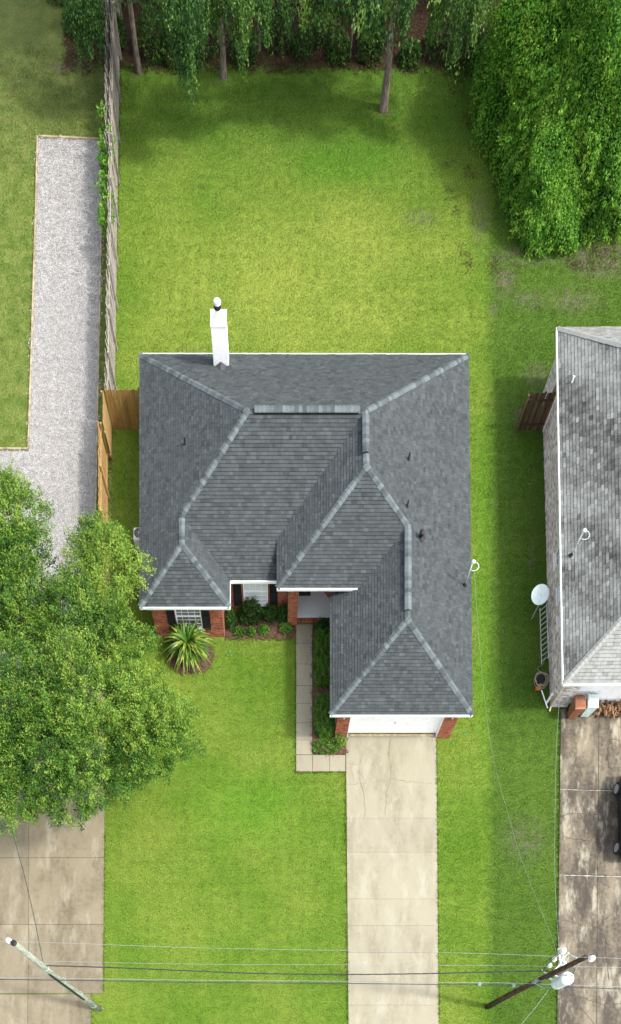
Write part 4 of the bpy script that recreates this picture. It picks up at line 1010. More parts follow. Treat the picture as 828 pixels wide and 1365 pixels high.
sample_ellipse_bush('ground_cover', place(434, 997), (.72, .38, .22), 'hedge', 'low dark ground cover at the corner of the walk', 'plant', None, n=1800, L=.075, W=.04, seed=33, square=3.5, stems=3)
sample_ellipse_bush('bedding_plant', place(453, 990), (.32, .34, .45), 'lime', 'yellow-green variegated plant at the foot of the garage pier', 'plant', None, n=900, L=.13, W=.035, seed=34, stems=4)
sample_ellipse_bush('foundation_shrub', place(432, 838), (.5, .3, .45), 'shrub', 'dark shrub in the corner by the porch step', 'shrub', 'shrubs in the front bed', n=1200, L=.08, W=.05, seed=35)
# broad-leaved palm
pc = P(253, 871, 0); palm = thing('sago_palm', (pc.x, pc.y, .02), 'spreading palm with long strap leaves, some yellow, in front of the bay window', 'palm')
m = MB(); m.lathe((pc.x, pc.y, 0), [(.16, 0), (.14, .15), (.11, .45), (.06, .6)], 12); obj('stem', m, MT['twig'], palm)
def strap_mesh(L, w_, arch, seed):
    g = random.Random(seed); m = MB(); n = 8; V = []
    for i in range(n + 1):
        t = i / n; x = L * (t - arch * .25 * t * t); z = L * (0.16 * math.sin(t * 2.2) * (1 + arch) - arch * .75 * t * t); ww = w_ * (math.sin(min(1, t * 1.15 + .12) * math.pi) ** .6) * .5 + .004
        V += [(x, -ww, z + ww * .35), (x, 0, z - ww * .2), (x, ww, z + ww * .35)]
    m.v = V
    for i in range(n):
        for j in range(2): a = i * 3 + j; m.f.append((a, a + 3, a + 4, a + 1)); m.t.append(0.5); m.m.append(0)
    return m
palm_mats = {}
for nm, tn in (('g', .35), ('m', .55), ('y', 1.0)):
    for v in range(2):
        mm = strap_mesh(1.0, .16, .45 + .35 * v, v); mm.t = [min(1, tn + (.25 if k > 9 and nm == 'm' else 0)) for k in range(len(mm.t))]; palm_mats[nm, v] = mesh_only('leaf', mm, MT['palm'])
g = random.Random(9)
for k in range(170):
    az = k * 2.39996 + g.uniform(-.2, .2); f = k / 170; el = 1.15 - 1.15 * f + g.uniform(-.1, .1); L = 1.35 + .6 * f + g.uniform(-.2, .15)
    c = g.random(); nm = 'y' if c < .05 + .09 * f else ('m' if c < .45 else 'g')
    inst('leaf', palm_mats[nm, g.randrange(2)], MT['palm'], palm, (pc.x + math.cos(az) * .05, pc.y + math.sin(az) * .05, .30 + .28 * (1 - f)), (g.uniform(-.3, .3), -el * .75, az), (L, g.uniform(1.0, 1.5), L))
# sprinkler caps
for px, py, lb in ((306, 869, 'green sprinkler cap in the lawn by the mulch bed'), (583, 1012, 'green sprinkler cap hard against the driveway edge'), (619, 979, 'green sprinkler cap in the turf beyond the garage corner')):
    p = P(px, py, 0); m = MB(); m.lathe((p.x, p.y, 0.0), [(.065, 0), (.065, .03), (.05, .04)], 12); tag(obj('sprinkler_cap', m, MT['green_cap']), lb, 'sprinkler cap', 'sprinkler caps')

# ------------------------------------------------------------------ things along the neighbour's wall
ld = thing('ladder', (15.55, 29.0, 0), 'aluminium ladder lying on its side along the whitewashed wall', 'ladder')
y0, y1 = P(0, 886, 0).y, P(0, 806, .3).y
for x, z in ((15.50, .05), (15.72, .44)):
    m = MB(); m.beam((x, y0, z), (x - .10, y1, z), .03, .075); obj('rail', m, MT['alu'], ld, bevel=.004)
rm = MB(); rm.tube([(0, 0, 0), (.22, 0, .39)], .017, 8); rme = mesh_only('rung', rm, MT['alu']); n = 11
for i in range(n):
    f = (i + .5) / n; inst('rung', rme, MT['alu'], ld, (15.50 - .10 * f, y0 + (y1 - y0) * f, .05))
ds = thing('satellite_dish', (14.95, 29.35, 0), 'round pale satellite dish on a ground post beside the ladder', 'satellite dish')
dc = P(720, 793, 1.45); ax = Vector((-.12, -.33, .93)).normalized()
m = MB(); m.tube([(14.95, 29.35, 0), (14.97, 29.40, 1.0), (dc.x, dc.y, 1.32)], .03, 8); obj('post', m, MT['steel'], ds)
m = MB(); m.lathe(dc, [(.02, -.09), (.2, -.075), (.36, -.03), (.47, .03), (.475, .04), (.46, .04), (.35, -.015), (.2, -.055), (.02, -.07)], 28, axis=ax); obj('reflector', m, MT['dish'], ds, smooth=True)
m = MB(); s0 = dc + Vector((0, -.45, .0)); m.tube([s0, dc + ax * .35 + Vector((0, -.16, 0))], .014, 6); m.lathe(dc + ax * .33 + Vector((0, -.15, 0)), [(.04, 0), (.05, .05), (.03, .12)], 10, axis=ax); obj('feed_arm', m, MT['dish'], ds)
hr = thing('hose_reel', (15.3, 25.9, 0), 'tangled beige garden hose on an orange-trimmed reel by the wall', 'hose reel')
hc = P(722, 906, .3); m = MB(); g = random.Random(3); pts = []
for i in range(150):
    a = i * .33; r = .34 + .13 * math.sin(i * .21) + g.uniform(-.03, .03); pts.append((hc.x + r * math.cos(a) * .85, hc.y + r * math.sin(a) * 1.05, .15 + .25 * abs(math.sin(i * .09)) + g.uniform(-.02, .02)))
pts += [(hc.x + .1, hc.y + .55, .04), (hc.x - .15, hc.y + .85, .03), (hc.x + .2, hc.y + 1.1, .03), (hc.x + .35, hc.y + 1.6, .1)]
m.tube(pts, .016, 5); obj('hose', m, MT['hose'], hr, smooth=True)
m = MB(); m.lathe((hc.x - .1, hc.y - .05, .12), [(.26, 0), (.27, .03), (.1, .05), (.1, .28), (.26, .3), (.26, .33)], 18); obj('drum', m, MT['black'], hr)
m = MB(); m.box(hc.x - .25, hc.y - .42, .0, hc.x + .05, hc.y - .3, .22); obj('foot', m, MT['orange'], hr, bevel=.02)
sp = thing('tap_post', (15.65, 25.0, 0), 'short white tap post standing between the hose reel and downspout', 'tap post')
p0, p1 = P(728, 938, 0), P(725, 921, .8)
m = MB(); m.box(p0.x - .05, p0.y - .05, 0, p0.x + .05, p0.y + .05, .8); obj('post', m, MT['white'], sp, bevel=.008)
m = MB(); m.tube([(p0.x, p0.y, .7), (p0.x - .02, p0.y - .14, .7), (p0.x - .02, p0.y - .16, .62)], .018, 6); m.lathe((p0.x, p0.y - .08, .72), [(.03, 0), (.03, .03)], 8); obj('tap', m, MT['steel'], sp)
t = thing('drain_pipe', (15.4, 25.2, 0), 'thin pale pipe leaning on the ground past the tap post', 'pipe'); m = MB(); m.tube([P(722, 920, .3), P(730, 944, .05)], .03, 8); obj('pipe', m, MT['white'], t)
# bins
def bin_(x, y, mat, label, yaw):
    t = thing('wheeled_bin', (x, y, .05), label, 'wheelie bin', 'wheeled bins by the garage'); t.rotation_euler = (0, 0, yaw)
    def ob(name, m, mt, **k):
        m.v = [(v[0] + x, v[1] + y, v[2] + .05) for v in m.v]; return obj(name, m, MT[mt], t, **k)
    m = MB(); 
    def ringq(w_, d_, z, dy=0): return [(-w_, -d_ + dy, z), (w_, -d_ + dy, z), (w_, d_ + dy, z), (-w_, d_ + dy, z)]
    rs = [ringq(.22, .25, .03), ringq(.25, .29, .35), ringq(.28, .35, .95), ringq(.30, .37, .96), ringq(.30, .37, 1.0)]
    m.add(sum(rs, []), [(3, 2, 1, 0), (16, 17, 18, 19)] + [(r * 4 + i, r * 4 + (i + 1) % 4, r * 4 + 4 + (i + 1) % 4, r * 4 + 4 + i) for r in range(4) for i in range(4)]); ob('body', m, mat, bevel=.02)
    m = MB(); rs = [ringq(.31, .385, 1.002), ringq(.31, .385, 1.035), ringq(.25, .31, 1.07)]
    m.add(sum(rs, []), [(3, 2, 1, 0), (8, 9, 10, 11)] + [(r * 4 + i, r * 4 + (i + 1) % 4, r * 4 + 4 + (i + 1) % 4, r * 4 + 4 + i) for r in range(2) for i in range(4)]); ob('lid', m, mat, bevel=.015)
    m = MB(); m.tube([(-.2, .42, 1.0), (.2, .42, 1.0)], .018, 8); m.tube([(-.2, .36, .98), (-.2, .42, 1.0)], .018, 6); m.tube([(.2, .36, .98), (.2, .42, 1.0)], .018, 6); ob('handle', m, mat)
    for sx in (-.26, .26): m = MB(); m.lathe((sx - .025, .26, .11), [(.11, 0), (.115, .02), (.11, .05)], 16, axis=(1, 0, 0)); ob('wheel', m, 'rubber')
    for sx in (-.12, 0, .12): m = MB(); m.box(sx - .02, .335, 1.035, sx + .02, .39, 1.06); ob('lid_hinge', m, 'black')
bin_(17.22, 23.75, 'binbrown', 'brown wheeled bin beside the white garage door', 0.02)
bin_(17.95, 23.85, 'binwhite', 'pale grey-green wheeled bin between brown bin and firewood', -0.03)
# firewood
fw = thing('firewood_pile', (20, 24.0, 0), 'loose pile of split firewood in front of the white garage door', 'firewood pile')
lm = MB(); lm.tube([(-.2, 0, 0), (.2, 0, 0)], .065, 7); split = MB(); s_ = [(0, 0), (.12, .02), (.07, .10)]
split.add([(-.2, a, b) for a, b in s_] + [(.2, a, b) for a, b in s_], [(0, 1, 2), (5, 4, 3), (0, 3, 4, 1), (1, 4, 5, 2), (2, 5, 3, 0)])
lme, sme = mesh_only('log', lm, MT['log']), mesh_only('log', split, MT['log'])
for k in range(150):
    x = g.uniform(18.45, 22.2); f = g.random(); y = 23.72 + f * .55; z = .06 + g.random() * .5 * (.35 + .65 * f)
    inst('log', lme if g.random() < .4 else sme, MT['log'], fw, (x, y, z), (g.uniform(-3, 3), g.gauss(0, .25), g.gauss(1.45, .5)), (g.uniform(.8, 1.15),) * 3)

# ------------------------------------------------------------------ car
def make_car(x, y):
    t = thing('parked_car', (x, y, .05), 'black car with silver wheels parked on the stained concrete drive', 'car'); W0 = Vector((x, y, .05))
    def ob(name, m, mt, parent=t, **k):
        m.v = [(v[0] + x, v[1] + y, v[2] + .05) for v in m.v]; return obj(name, m, MT[mt], parent, **k)
    # (y, sill z, belt z, top z, half width low, belt, top)
    secs = [(-2.5, .42, .62, .70, .70, .72, .6), (-2.42, .30, .80, .92, .84, .86, .72), (-2.2, .26, .92, 1.05, .92, .93, .78), (-1.9, .25, .98, 1.38, .94, .95, .66), (-1.5, .25, 1.0, 1.56, .95, .96, .66),
            (-.6, .25, 1.0, 1.66, .96, .97, .68), (.3, .25, .98, 1.62, .96, .97, .67), (.85, .25, .96, 1.40, .96, .96, .66), (1.25, .25, .95, 1.06, .95, .95, .72), (1.9, .26, .88, .98, .93, .93, .74), (2.3, .30, .78, .88, .87, .87, .68), (2.5, .42, .60, .70, .70, .70, .5)]
    m = MB(); V = []; n = 10
    for (yy, zs, zb, zt, wl, wb, wt) in secs:
        V += [(-wl * .8, yy, zs), (wl * .8, yy, zs), (wl, yy, zs + .1), (wb, yy, (zs + zb) / 2 + .1), (wb * .985, yy, zb), (wt, yy, zt - .04), (wt * .75, yy, zt), (-wt * .75, yy, zt), (-wt, yy, zt - .04), (-wb * .985, yy, zb), (-wb, yy, (zs + zb) / 2 + .1), (-wl, yy, zs + .1)]
    k = 12; f = [tuple(range(k))[::-1], tuple(range((len(secs) - 1) * k, len(secs) * k))]
    for i in range(len(secs) - 1):
        for j in range(k): a, b = i * k + j, i * k + (j + 1) % k; f.append((a, b, b + k, a + k))
    m.add(V, f); b = ob('body', m, 'carpaint', smooth=True)
    sub = b.modifiers.new('sub', 'SUBSURF'); sub.levels = 2; sub.render_levels = 2
    def strip(name, s0, s1, sgn):
        m = MB()
        (ya, _, zba, zta, _, wba, wta), (yb, _, zbb, ztb, _, wbb, wtb) = s0, s1; o = .006
        m.add([(sgn * (wba * .95 + o), ya, zba + .06), (sgn * (wbb * .95 + o), yb, zbb + .06), (sgn * (wtb + .035 + o), yb, ztb - .12), (sgn * (wta + .035 + o), ya, zta - .12)], [(0, 1, 2, 3) if sgn > 0 else (3, 2, 1, 0)]); return ob(name, m, 'glass')
    for sg in (-1, 1):
        strip('side_window', (-1.7, 0, .99, 1.5, 0, .955, .67), (-.95, 0, 1.0, 1.62, 0, .965, .68), sg); strip('side_window', (-.88, 0, 1.0, 1.63, 0, .965, .68), (-.05, 0, .99, 1.63, 0, .965, .68), sg); strip('side_window', (.02, 0, .98, 1.62, 0, .965, .675), (.75, 0, .96, 1.42, 0, .955, .67), sg)
        m = MB(); m.lathe((sg * .98, .72, 1.02), [(.02, 0), (.09, .05), (.10, .13), (.03, .19)], 10, axis=(sg, 0, .1)); ob('wing_mirror', m, 'carpaint', smooth=True)
        m = MB(); m.lathe((sg * .66, 2.36, .70), [(.11, 0), (.09, .09)], 12, axis=(0, 1, 0)); ob('headlight', m, 'lamp')
        m = MB(); m.box(sg * .74 - .1, -2.46, .72, sg * .74 + .1, -2.38, .84); ob('tail_light', m, 'binbrown')
    m = MB(); m.add([(-.66, 1.22, 1.10), (.66, 1.22, 1.10), (.60, .62, 1.56), (-.60, .62, 1.56)], [(0, 1, 2, 3)]); ob('windscreen', m, 'glass')
    for sx in (-1, 1):
        for yy in (-1.68, 1.68):
            c = (sx * .83, yy, .35); m = MB(); m.lathe((sx * .78, yy, .35), [(.22, 0), (.35, .02), (.36, .1), (.355, .18), (.33, .215), (.24, .215)], 28, axis=(sx, 0, 0)); w_ = ob('wheel', m, 'rubber', smooth=False)
            m = MB(); m.lathe((sx * .985, yy, .35), [(.235, 0), (.24, .02), (.215, .022)], 28, axis=(sx, 0, 0)); m.lathe((sx * .985, yy, .35), [(.06, 0), (.06, .035), (.03, .04)], 12, axis=(sx, 0, 0))
            for q in range(7):
                a = q * math.tau / 7 + .3; dr = Vector((0, math.cos(a), math.sin(a))); m.beam(Vector((sx * 1.0, yy, .35)) + dr * .04, Vector((sx * .998, yy, .35)) + dr * .225, .045, .03, up=(1, 0, 0))
            ob('rim', m, 'rim', parent=w_)
            m = MB(); m.lathe((sx * .955, yy, .35), [(.235, 0), (.235, .012)], 24, axis=(sx, 0, 0)); ob('wheel_shade_disc', m, 'black', parent=w_)  # black disc added as the shade behind the wheel spokes
make_car(20.62, P(0, 1092, .3).y)

# ------------------------------------------------------------------ poles and wires
def spline(pts, k=8):
    pts = [Vector(p) for p in pts]; out = []
    for i in range(len(pts) - 1):
        p0, p1, p2, p3 = pts[max(i - 1, 0)], pts[i], pts[i + 1], pts[min(i + 2, len(pts) - 1)]
        for j in range(k):
            t = j / k; out.append(.5 * ((2 * p1) + (p2 - p0) * t + (2 * p0 - 5 * p1 + 4 * p2 - p3) * t * t + (3 * p1 - p0 - 3 * p2 + p3) * t ** 3))
    out.append(pts[-1]); return out
def wire(label, pix, r, mat, group='overhead wires', twist=False):
    pts = spline([P(*p) for p in pix]); m = MB(); org = pts[0]
    if twist:
        for ph in (0, 2.1, 4.2):
            q = []; s = 0
            dens = []
            for a, b in zip(pts, pts[1:]):
                n = max(1, int((b - a).length / .12)); dens += [a.lerp(b, i / n) for i in range(n)]
            for i, p in enumerate(dens): q.append(p + Vector((0, math.cos(i * .35 + ph), math.sin(i * .35 + ph))) * r * 1.1)
            m.tube(q, r * .7, 4)
    else: m.tube(pts, r, 6)
    return tag(obj('overhead_wire', m, MT[mat], smooth=True), label, 'wire', group)
lp = thing('utility_pole', (-10.1, 6.74, 0), 'pale greenish utility pole leaning over the tan concrete drive', 'utility pole', 'utility poles')
m = MB(); m.tube([(-10.1, 6.74, -.3), (-10.1, 6.8, 4), (-10.12, 6.95, 8), (-10.13, 7.1, 11.45)], [.17, .155, .135, .11], 14); obj('pole', m, MT['palepole'], lp, smooth=True)
m = MB(); m.lathe((-10.13, 7.1, 11.45), [(.12, 0), (.125, .04), (.06, .09)], 14); obj('pole_cap', m, MT['black'], lp)
m = MB(); m.lathe((-10.36, 7.22, 11.25), [(.03, 0), (.05, .06), (.11, .1), (.11, .14), (.05, .17), (.09, .2), (.09, .24), (.03, .3)], 14); m.beam((-10.15, 7.1, 11.2), (-10.38, 7.22, 11.27), .05, .05); obj('insulator', m, MT['porcelain'], lp)
m = MB(); m.tube([(-10.0, 6.62, 3.2), (-9.99, 6.68, 6.2), (-10.0, 6.72, 8.0)], .05, 8); obj('riser_conduit', m, MT['black'], lp)
m = MB(); m.tube([(-10.14, 6.60, .1), (-10.13, 6.68, 5.0), (-10.14, 6.8, 8.5)], .028, 6); obj('ground_conduit', m, MT['wiregrey'], lp)
m = MB(); m.tube([(-9.95, 6.75, .2), (-9.85, 6.7, .5), (-9.78, 6.72, .25), (-9.85, 6.78, .05)], .015, 5); obj('guy_guard', m, MT['wire'], lp)
for z in (1.2, 3.6, 6.1, 8.3):
    m = MB(); m.tube([(-10.11 + .165 * math.cos(a), 6.83 + (z - 4) * .035 + .165 * math.sin(a), z) for a in [i * math.tau / 14 for i in range(15)]], .014, 5, cap=False); obj('pole_strap', m, MT['steel'], lp)
rp = thing('utility_pole', (12.39, 6.87, 0), 'dark brown utility pole with a pale transformer beside the stained drive', 'utility pole', 'utility poles')
m = MB(); m.tube([(12.39, 6.87, -.3), (12.39, 6.85, 4), (12.4, 6.75, 8), (12.4, 6.68, 11.0)], [.165, .15, .13, .10], 14); obj('pole', m, MT['darkpole'], rp, smooth=True)
def insul(c, ax=(0, 0, 1), s=1.0):
    m = MB(); m.lathe(c, [(.03 * s, 0), (.05 * s, .05 * s), (.10 * s, .08 * s), (.10 * s, .12 * s), (.05 * s, .15 * s), (.085 * s, .18 * s), (.085 * s, .22 * s), (.02 * s, .28 * s)], 14, axis=ax); obj('insulator', m, MT['porcelain'], rp)
m = MB(); m.beam((12.4, 6.68, 10.8), (12.64, 6.62, 10.9), .06, .06); obj('bracket', m, MT['steel'], rp); insul((12.62, 6.62, 10.85), s=1.25)
tr = MB(); tr.lathe((12.98, 6.5, 7.3), [(.20, 0), (.28, .02), (.28, .95), (.30, .96), (.30, 1.0), (.24, 1.06), (.05, 1.1)], 22); tro = obj('transformer', tr, MT['transformer'], rp)
for a in (0.5, 2.4): m = MB(); m.lathe((12.98 + .14 * math.cos(a), 6.5 + .14 * math.sin(a), 8.36), [(.05, 0), (.035, .06), (.055, .09), (.035, .13), (.05, .17), (.02, .24)], 10); obj('bushing', m, MT['porcelain'], tro)
m = MB()
for z in (7.55, 8.1): m.beam((12.42, 6.72, z), (12.76, 6.56, z), .08, .08)
obj('bracket', m, MT['steel'], rp)
m = MB(); m.beam((12.3, 6.8, 9.15), (12.15, 7.55, 9.2), .06, .06); m.beam((12.3, 6.8, 8.5), (12.75, 7.25, 8.55), .05, .05); obj('bracket', m, MT['steel'], rp)
insul((12.28, 7.40, 9.2), s=1.3); insul((12.16, 7.18, 8.7)); insul((12.42, 7.12, 8.9), (0, .5, 1)); insul((12.66, 7.05, 8.4), (.4, .4, 1)); insul((12.25, 7.0, 8.2), (-.4, .5, 1))
cut = MB(); cut.tube([(12.5, 7.25, 8.75), (12.62, 7.38, 9.15)], .035, 8); cut.tube([(12.32, 7.3, 8.4), (12.40, 7.45, 8.85)], .04, 8); obj('fuse_cutout', cut, MT['porcelain'], rp)
for k, pts in enumerate(([(12.62, 6.62, 10.9), (12.75, 6.9, 10.2), (12.62, 7.3, 9.3)], [(12.28, 7.4, 9.5), (12.0, 7.1, 8.8), (11.98, 6.9, 8.1)], [(12.62, 7.38, 9.1), (13.2, 7.1, 8.9), (13.1, 6.6, 8.6)], [(12.2, 6.9, 8.1), (12.05, 7.2, 8.0), (12.3, 7.4, 8.4)], [(12.1, 6.8, 7.5), (12.0, 6.6, 7.2), (12.5, 6.4, 7.0), (12.9, 6.35, 7.4)], [(12.7, 7.2, 8.5), (13.35, 6.9, 8.2), (13.25, 6.5, 7.7)])):
    m = MB(); m.tube(spline(pts, 6), .014, 5); obj('jumper_wire', m, MT['wire'] if k % 2 == 0 else MT['cable'], rp, smooth=True)
m = MB(); m.tube([(12.2, 6.78, 6.4), (12.26, 6.80, 6.9), (12.22, 6.6, 7.3), (12.35, 6.62, 7.6)], .03, 6); m.box(12.1, 6.62, 6.7, 12.24, 6.74, 7.1); obj('splice', m, MT['wiregrey'], rp)
m = MB(); m.beam((12.25, 6.8, 7.9), (12.0, 6.95, 7.95), .05, .05); obj('cable_clamp', m, MT['steel'], rp)

wire('topmost thin pale wire joining the tops of both poles', [(-500, 1243, 11.4), (18, 1255, 11.4), (250, 1263, 10.9), (460, 1267, 10.7), (640, 1271, 10.8), (780, 1276, 11.1), (1250, 1290, 10.8)], .0065, 'wire')
wire('second pale wire, dead-ended on the pale greenish pole', [(58, 1281, 8.7), (250, 1285, 8.3), (460, 1286, 8.1), (640, 1287, 8.2), (760, 1288.5, 8.5), (1250, 1297, 8.2)], .0065, 'wire')
wire('twisted dark cable sagging between the two poles', [(58, 1287, 8.4), (140, 1289.5, 8.2), (250, 1294, 8.0), (340, 1297.5, 7.8), (450, 1299, 7.7), (560, 1298, 7.7), (640, 1296, 7.8), (737, 1294, 8.0)], .016, 'cable', twist=True)
wire('thick black communications cable, lowest of the span', [(-500, 1300, 6.8), (75, 1306.5, 6.9), (250, 1309.5, 6.5), (460, 1311, 6.3), (640, 1313, 6.3), (712, 1314.5, 6.4), (1250, 1332, 6.4)], .019, 'cable')
wire('thin grey messenger strand just above the thick black cable', [(-500, 1297.5, 7.0), (75, 1304, 7.1), (250, 1306.5, 6.7), (460, 1308, 6.5), (640, 1310, 6.5), (712, 1311.5, 6.6), (1250, 1329, 6.6)], .012, 'wiregrey')
wire('dark service cable dropping from the pale pole into the oak', [(57, 1281, 8.6), (46, 1225, 7.7), (32, 1165, 7.0), (18, 1113, 6.4), (0, 1030, 5.8), (-30, 900, 5.0), (-60, 820, 4.6)], .016, 'cable', group='service drops')
wire('pale service drop from the dark pole to the slate-grey roof mast', [(744, 1278, 8.5), (736, 1250, 8.1), (727, 1228, 7.8), (705, 1172, 7.0), (691, 1133, 6.5), (676, 1080, 6.0), (665.5, 1044, 5.7), (654, 991, 5.3), (648.5, 950, 5.0), (640, 870, 4.6), (632, 757, 4.1)], .006, 'wiregrey', group='service drops')
wire('pale service drop from the dark pole towards the weathered roof', [(746, 1275, 8.5), (743, 1235, 8.0), (741, 1200, 7.6), (739.5, 1150, 7.1), (740, 1080, 6.4), (741.5, 1010, 5.7), (744.5, 950, 5.2), (752, 870, 4.7), (777, 711, 4.1)], .006, 'wire', group='service drops')
wire('grey drop running down the picture from the dark pole towards the lawn side', [(735, 1314, 7.2), (716, 1340, 6.8), (695, 1366, 6.4), (640, 1440, 5.2), (600, 1500, 4.6)], .014, 'wiregrey', group='service drops')
wire('dark drop running from the transformer across the stained concrete', [(751, 1313, 7.5), (770, 1338, 7.0), (793, 1366, 6.5), (850, 1440, 5.4), (900, 1500, 4.8)], .014, 'cable', group='service drops')
for px, py, lb in ((638.5, 1312, 'small grey splice box clipped to the cable nearer the middle of the lawn'), (684, 1313.5, 'small grey splice box clipped to the cable nearer the dark pole')):
    p = P(px, py, 6.35); m = MB(); m.box(p.x - .07, p.y - .09, p.z - .1, p.x + .07, p.y + .09, p.z + .1); m.box(p.x - .1, p.y - .02, p.z - .14, p.x + .1, p.y + .02, p.z + .13); tag(obj('splice_box', m, MT['wiregrey'], bevel=.01), lb, 'splice box', 'splice boxes on the cable')

# ------------------------------------------------------------------ trees
def E(px, py, z, rx, ry, rz): p = P(px, py, z); return (p.x, p.y, z, rx, ry, rz)
# broad oak over the neighbour's drive
leafy_tree('oak_tree', P(128, 985, 0), 3.0, .24,
    [E(95, 850, 5.2, 1.9, 1.8, 1.2), E(140, 770, 4.6, 1.5, 1.35, 1.1), E(100, 940, 5.8, 2.3, 2.0, 1.5), E(185, 960, 4.7, 1.9, 1.75, 1.2), E(205, 998, 4.2, 1.5, 1.4, 1.0), E(60, 1010, 6.0, 1.9, 1.8, 1.3), E(100, 1058, 5.6, 1.5, 1.25, 1.0),
     E(150, 860, 5.0, 1.35, 1.3, 1.0), E(20, 930, 6.3, 1.8, 1.8, 1.2), E(-30, 1010, 6.0, 2.0, 2.0, 1.2), E(130, 730, 4.2, .95, .75, .7), E(165, 1030, 4.6, .9, .9, .8), E(20, 1065, 5.6, 1.3, 1.1, .9)],
    'oak', 'broad green oak whose crown covers the drive and fence end', group=None, ncl=5400, per=48, spread=.12, L=.096, W=.052, length=.55, seed=3, limbs=22, droop=.0, amp=.34, rmin=.45, outn=1.1, tone_c=.24, lobe_t=.10)
leafy_tree('oak_tree', P(5, 835, 0), 3.2, .2,
    [E(15, 700, 5.2, 1.35, 1.35, 1.0), E(28, 745, 5.0, 1.1, 1.0, .9), E(-20, 760, 5.5, 1.6, 1.6, 1.1), E(15, 810, 5.4, 1.5, 1.4, 1.1), E(35, 840, 5.0, 1.1, 1.0, .9), E(-40, 840, 5.6, 1.8, 1.6, 1.1), E(5, 660, 4.9, .8, .6, .7)],
    'oak', 'smaller oak above the gravel end, apart from the broad crown', group=None, ncl=2300, per=48, spread=.12, L=.096, W=.052, length=.55, seed=8, limbs=12, droop=.0, amp=.34, rmin=.45, outn=1.1, tone_c=.24, lobe_t=.10)

# vine-covered mass at the garden corner
def vine_mound(name, ells, label, n, seed, group, ncl_s=None, L=.115, W=.06, mat='vine', drop=.45, tc=.5):
    ncl_s = ncl_s or n / 110
    g = np.random.default_rng(seed); Es = np.array(ells); A = Es[:, 3] * Es[:, 5] + Es[:, 4] * Es[:, 5] + Es[:, 3] * Es[:, 4]
    pick = g.choice(len(Es), n, p=A / A.sum()); e = Es[pick]; d = unit(g.normal(size=(n, 3))); d[:, 2] = np.where(d[:, 2] < -.3, np.abs(d[:, 2]), d[:, 2]); d = unit(d)
    rf = lump(d + e[:, :3] * .13, seed, f=2.2, amp=.13) * g.choice([1.0, .97, .93, .86], n, p=[.4, .3, .2, .1])
    # hanging swags: ripples running down the slope
    az = np.arctan2(d[:, 1], d[:, 0]); rf *= 1 + .03 * np.sin(az * 19 + seed) * (1 - np.abs(d[:, 2]))
    C = e[:, :3] + d * e[:, 3:6] * rf[:, None] + g.normal(size=(n, 3)) * .06
    inside = np.zeros(n, bool)
    for k, q in enumerate(Es):
        s = (((C - q[:3]) / (q[3:6] * .84)) ** 2).sum(1) < 1; inside |= s & (pick != k)
    ok = (C[:, 2] > .03) & ~inside; C, d, az = C[ok], d[ok], az[ok]; n = len(C)
    dn = unit(d + np.array([0, 0, 0.0])); D = unit(dn * .45 + np.array([0, 0, -drop]) + g.normal(size=(n, 3)) * .55); N = unit(dn + np.array([0, 0, .35]) + g.normal(size=(n, 3)) * .4)
    cl = np.sin(C[:, 0] * 1.9 + seed) * np.sin(C[:, 1] * 1.6 + 1) + .6 * np.sin(C[:, 2] * 2.6 + C[:, 0] * 3.1) + .5 * np.sin(C[:, 0] * 7) * np.sin(C[:, 1] * 6 + C[:, 2] * 5)
    T = np.clip(tc + g.normal(0, .12, n) + .13 * cl, 0, 1); s = g.uniform(.55, 1.25, n)
    q = Es[0]; t = thing(name, (q[0], q[1], 0), label, 'tree', group)
    m = MB(); gr = random.Random(seed)
    for k in range(5): 
        a = gr.uniform(0, 6.28); limb(m, (q[0] + math.cos(a) * .5, q[1] + math.sin(a) * .5, -.1), (q[0] + math.cos(a) * q[3] * .6, q[1] + math.sin(a) * q[4] * .6, q[2] + q[5] * .5), .14, .03, seed=seed + k)
    obj('trunk', m, MT['bark'], t, smooth=True)
    sg = cluster_leaves(ells, int(ncl_s), 34, .10, L, W, droop=.55, seed=seed + 9, rmin=.88, length=.55, amp=.13, hang=.25, tone_c=.12)
    keep = np.ones(len(sg[0]), bool)
    for q in Es: keep &= ~((((sg[0] - q[:3]) / (q[3:6] * .86)) ** 2).sum(1) < 1)
    # a dense inner thicket of larger, darker leaves so the mass is opaque
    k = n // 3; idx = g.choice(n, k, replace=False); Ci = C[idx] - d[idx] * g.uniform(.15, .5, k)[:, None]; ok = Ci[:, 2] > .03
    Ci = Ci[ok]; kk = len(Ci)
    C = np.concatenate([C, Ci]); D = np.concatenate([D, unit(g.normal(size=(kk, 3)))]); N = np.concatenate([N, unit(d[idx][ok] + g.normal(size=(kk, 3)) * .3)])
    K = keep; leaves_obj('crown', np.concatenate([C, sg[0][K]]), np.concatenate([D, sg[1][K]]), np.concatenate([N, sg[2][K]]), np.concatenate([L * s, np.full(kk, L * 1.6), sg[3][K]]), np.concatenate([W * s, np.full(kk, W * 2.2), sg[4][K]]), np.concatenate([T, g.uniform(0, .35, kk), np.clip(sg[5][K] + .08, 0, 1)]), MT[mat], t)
vine_mound('vine_covered_tree', [(18.9, 57.6, 1.5, 6.6, 5.9, 6.2), (16.0, 58.5, 1.0, 4.4, 4.4, 4.6), (17.2, 54.8, .8, 4.4, 3.9, 4.2)], 'huge vine-draped tree mass at the corner of the back lawn', 270000, 2, 'vine-draped trees')
vine_mound('vine_covered_tree', [(15.8, 52.1, .2, 1.9, 1.8, 2.1)], 'small rounded leafy lobe, lowest tip of the vine-draped mass', 28000, 3, 'vine-draped trees')
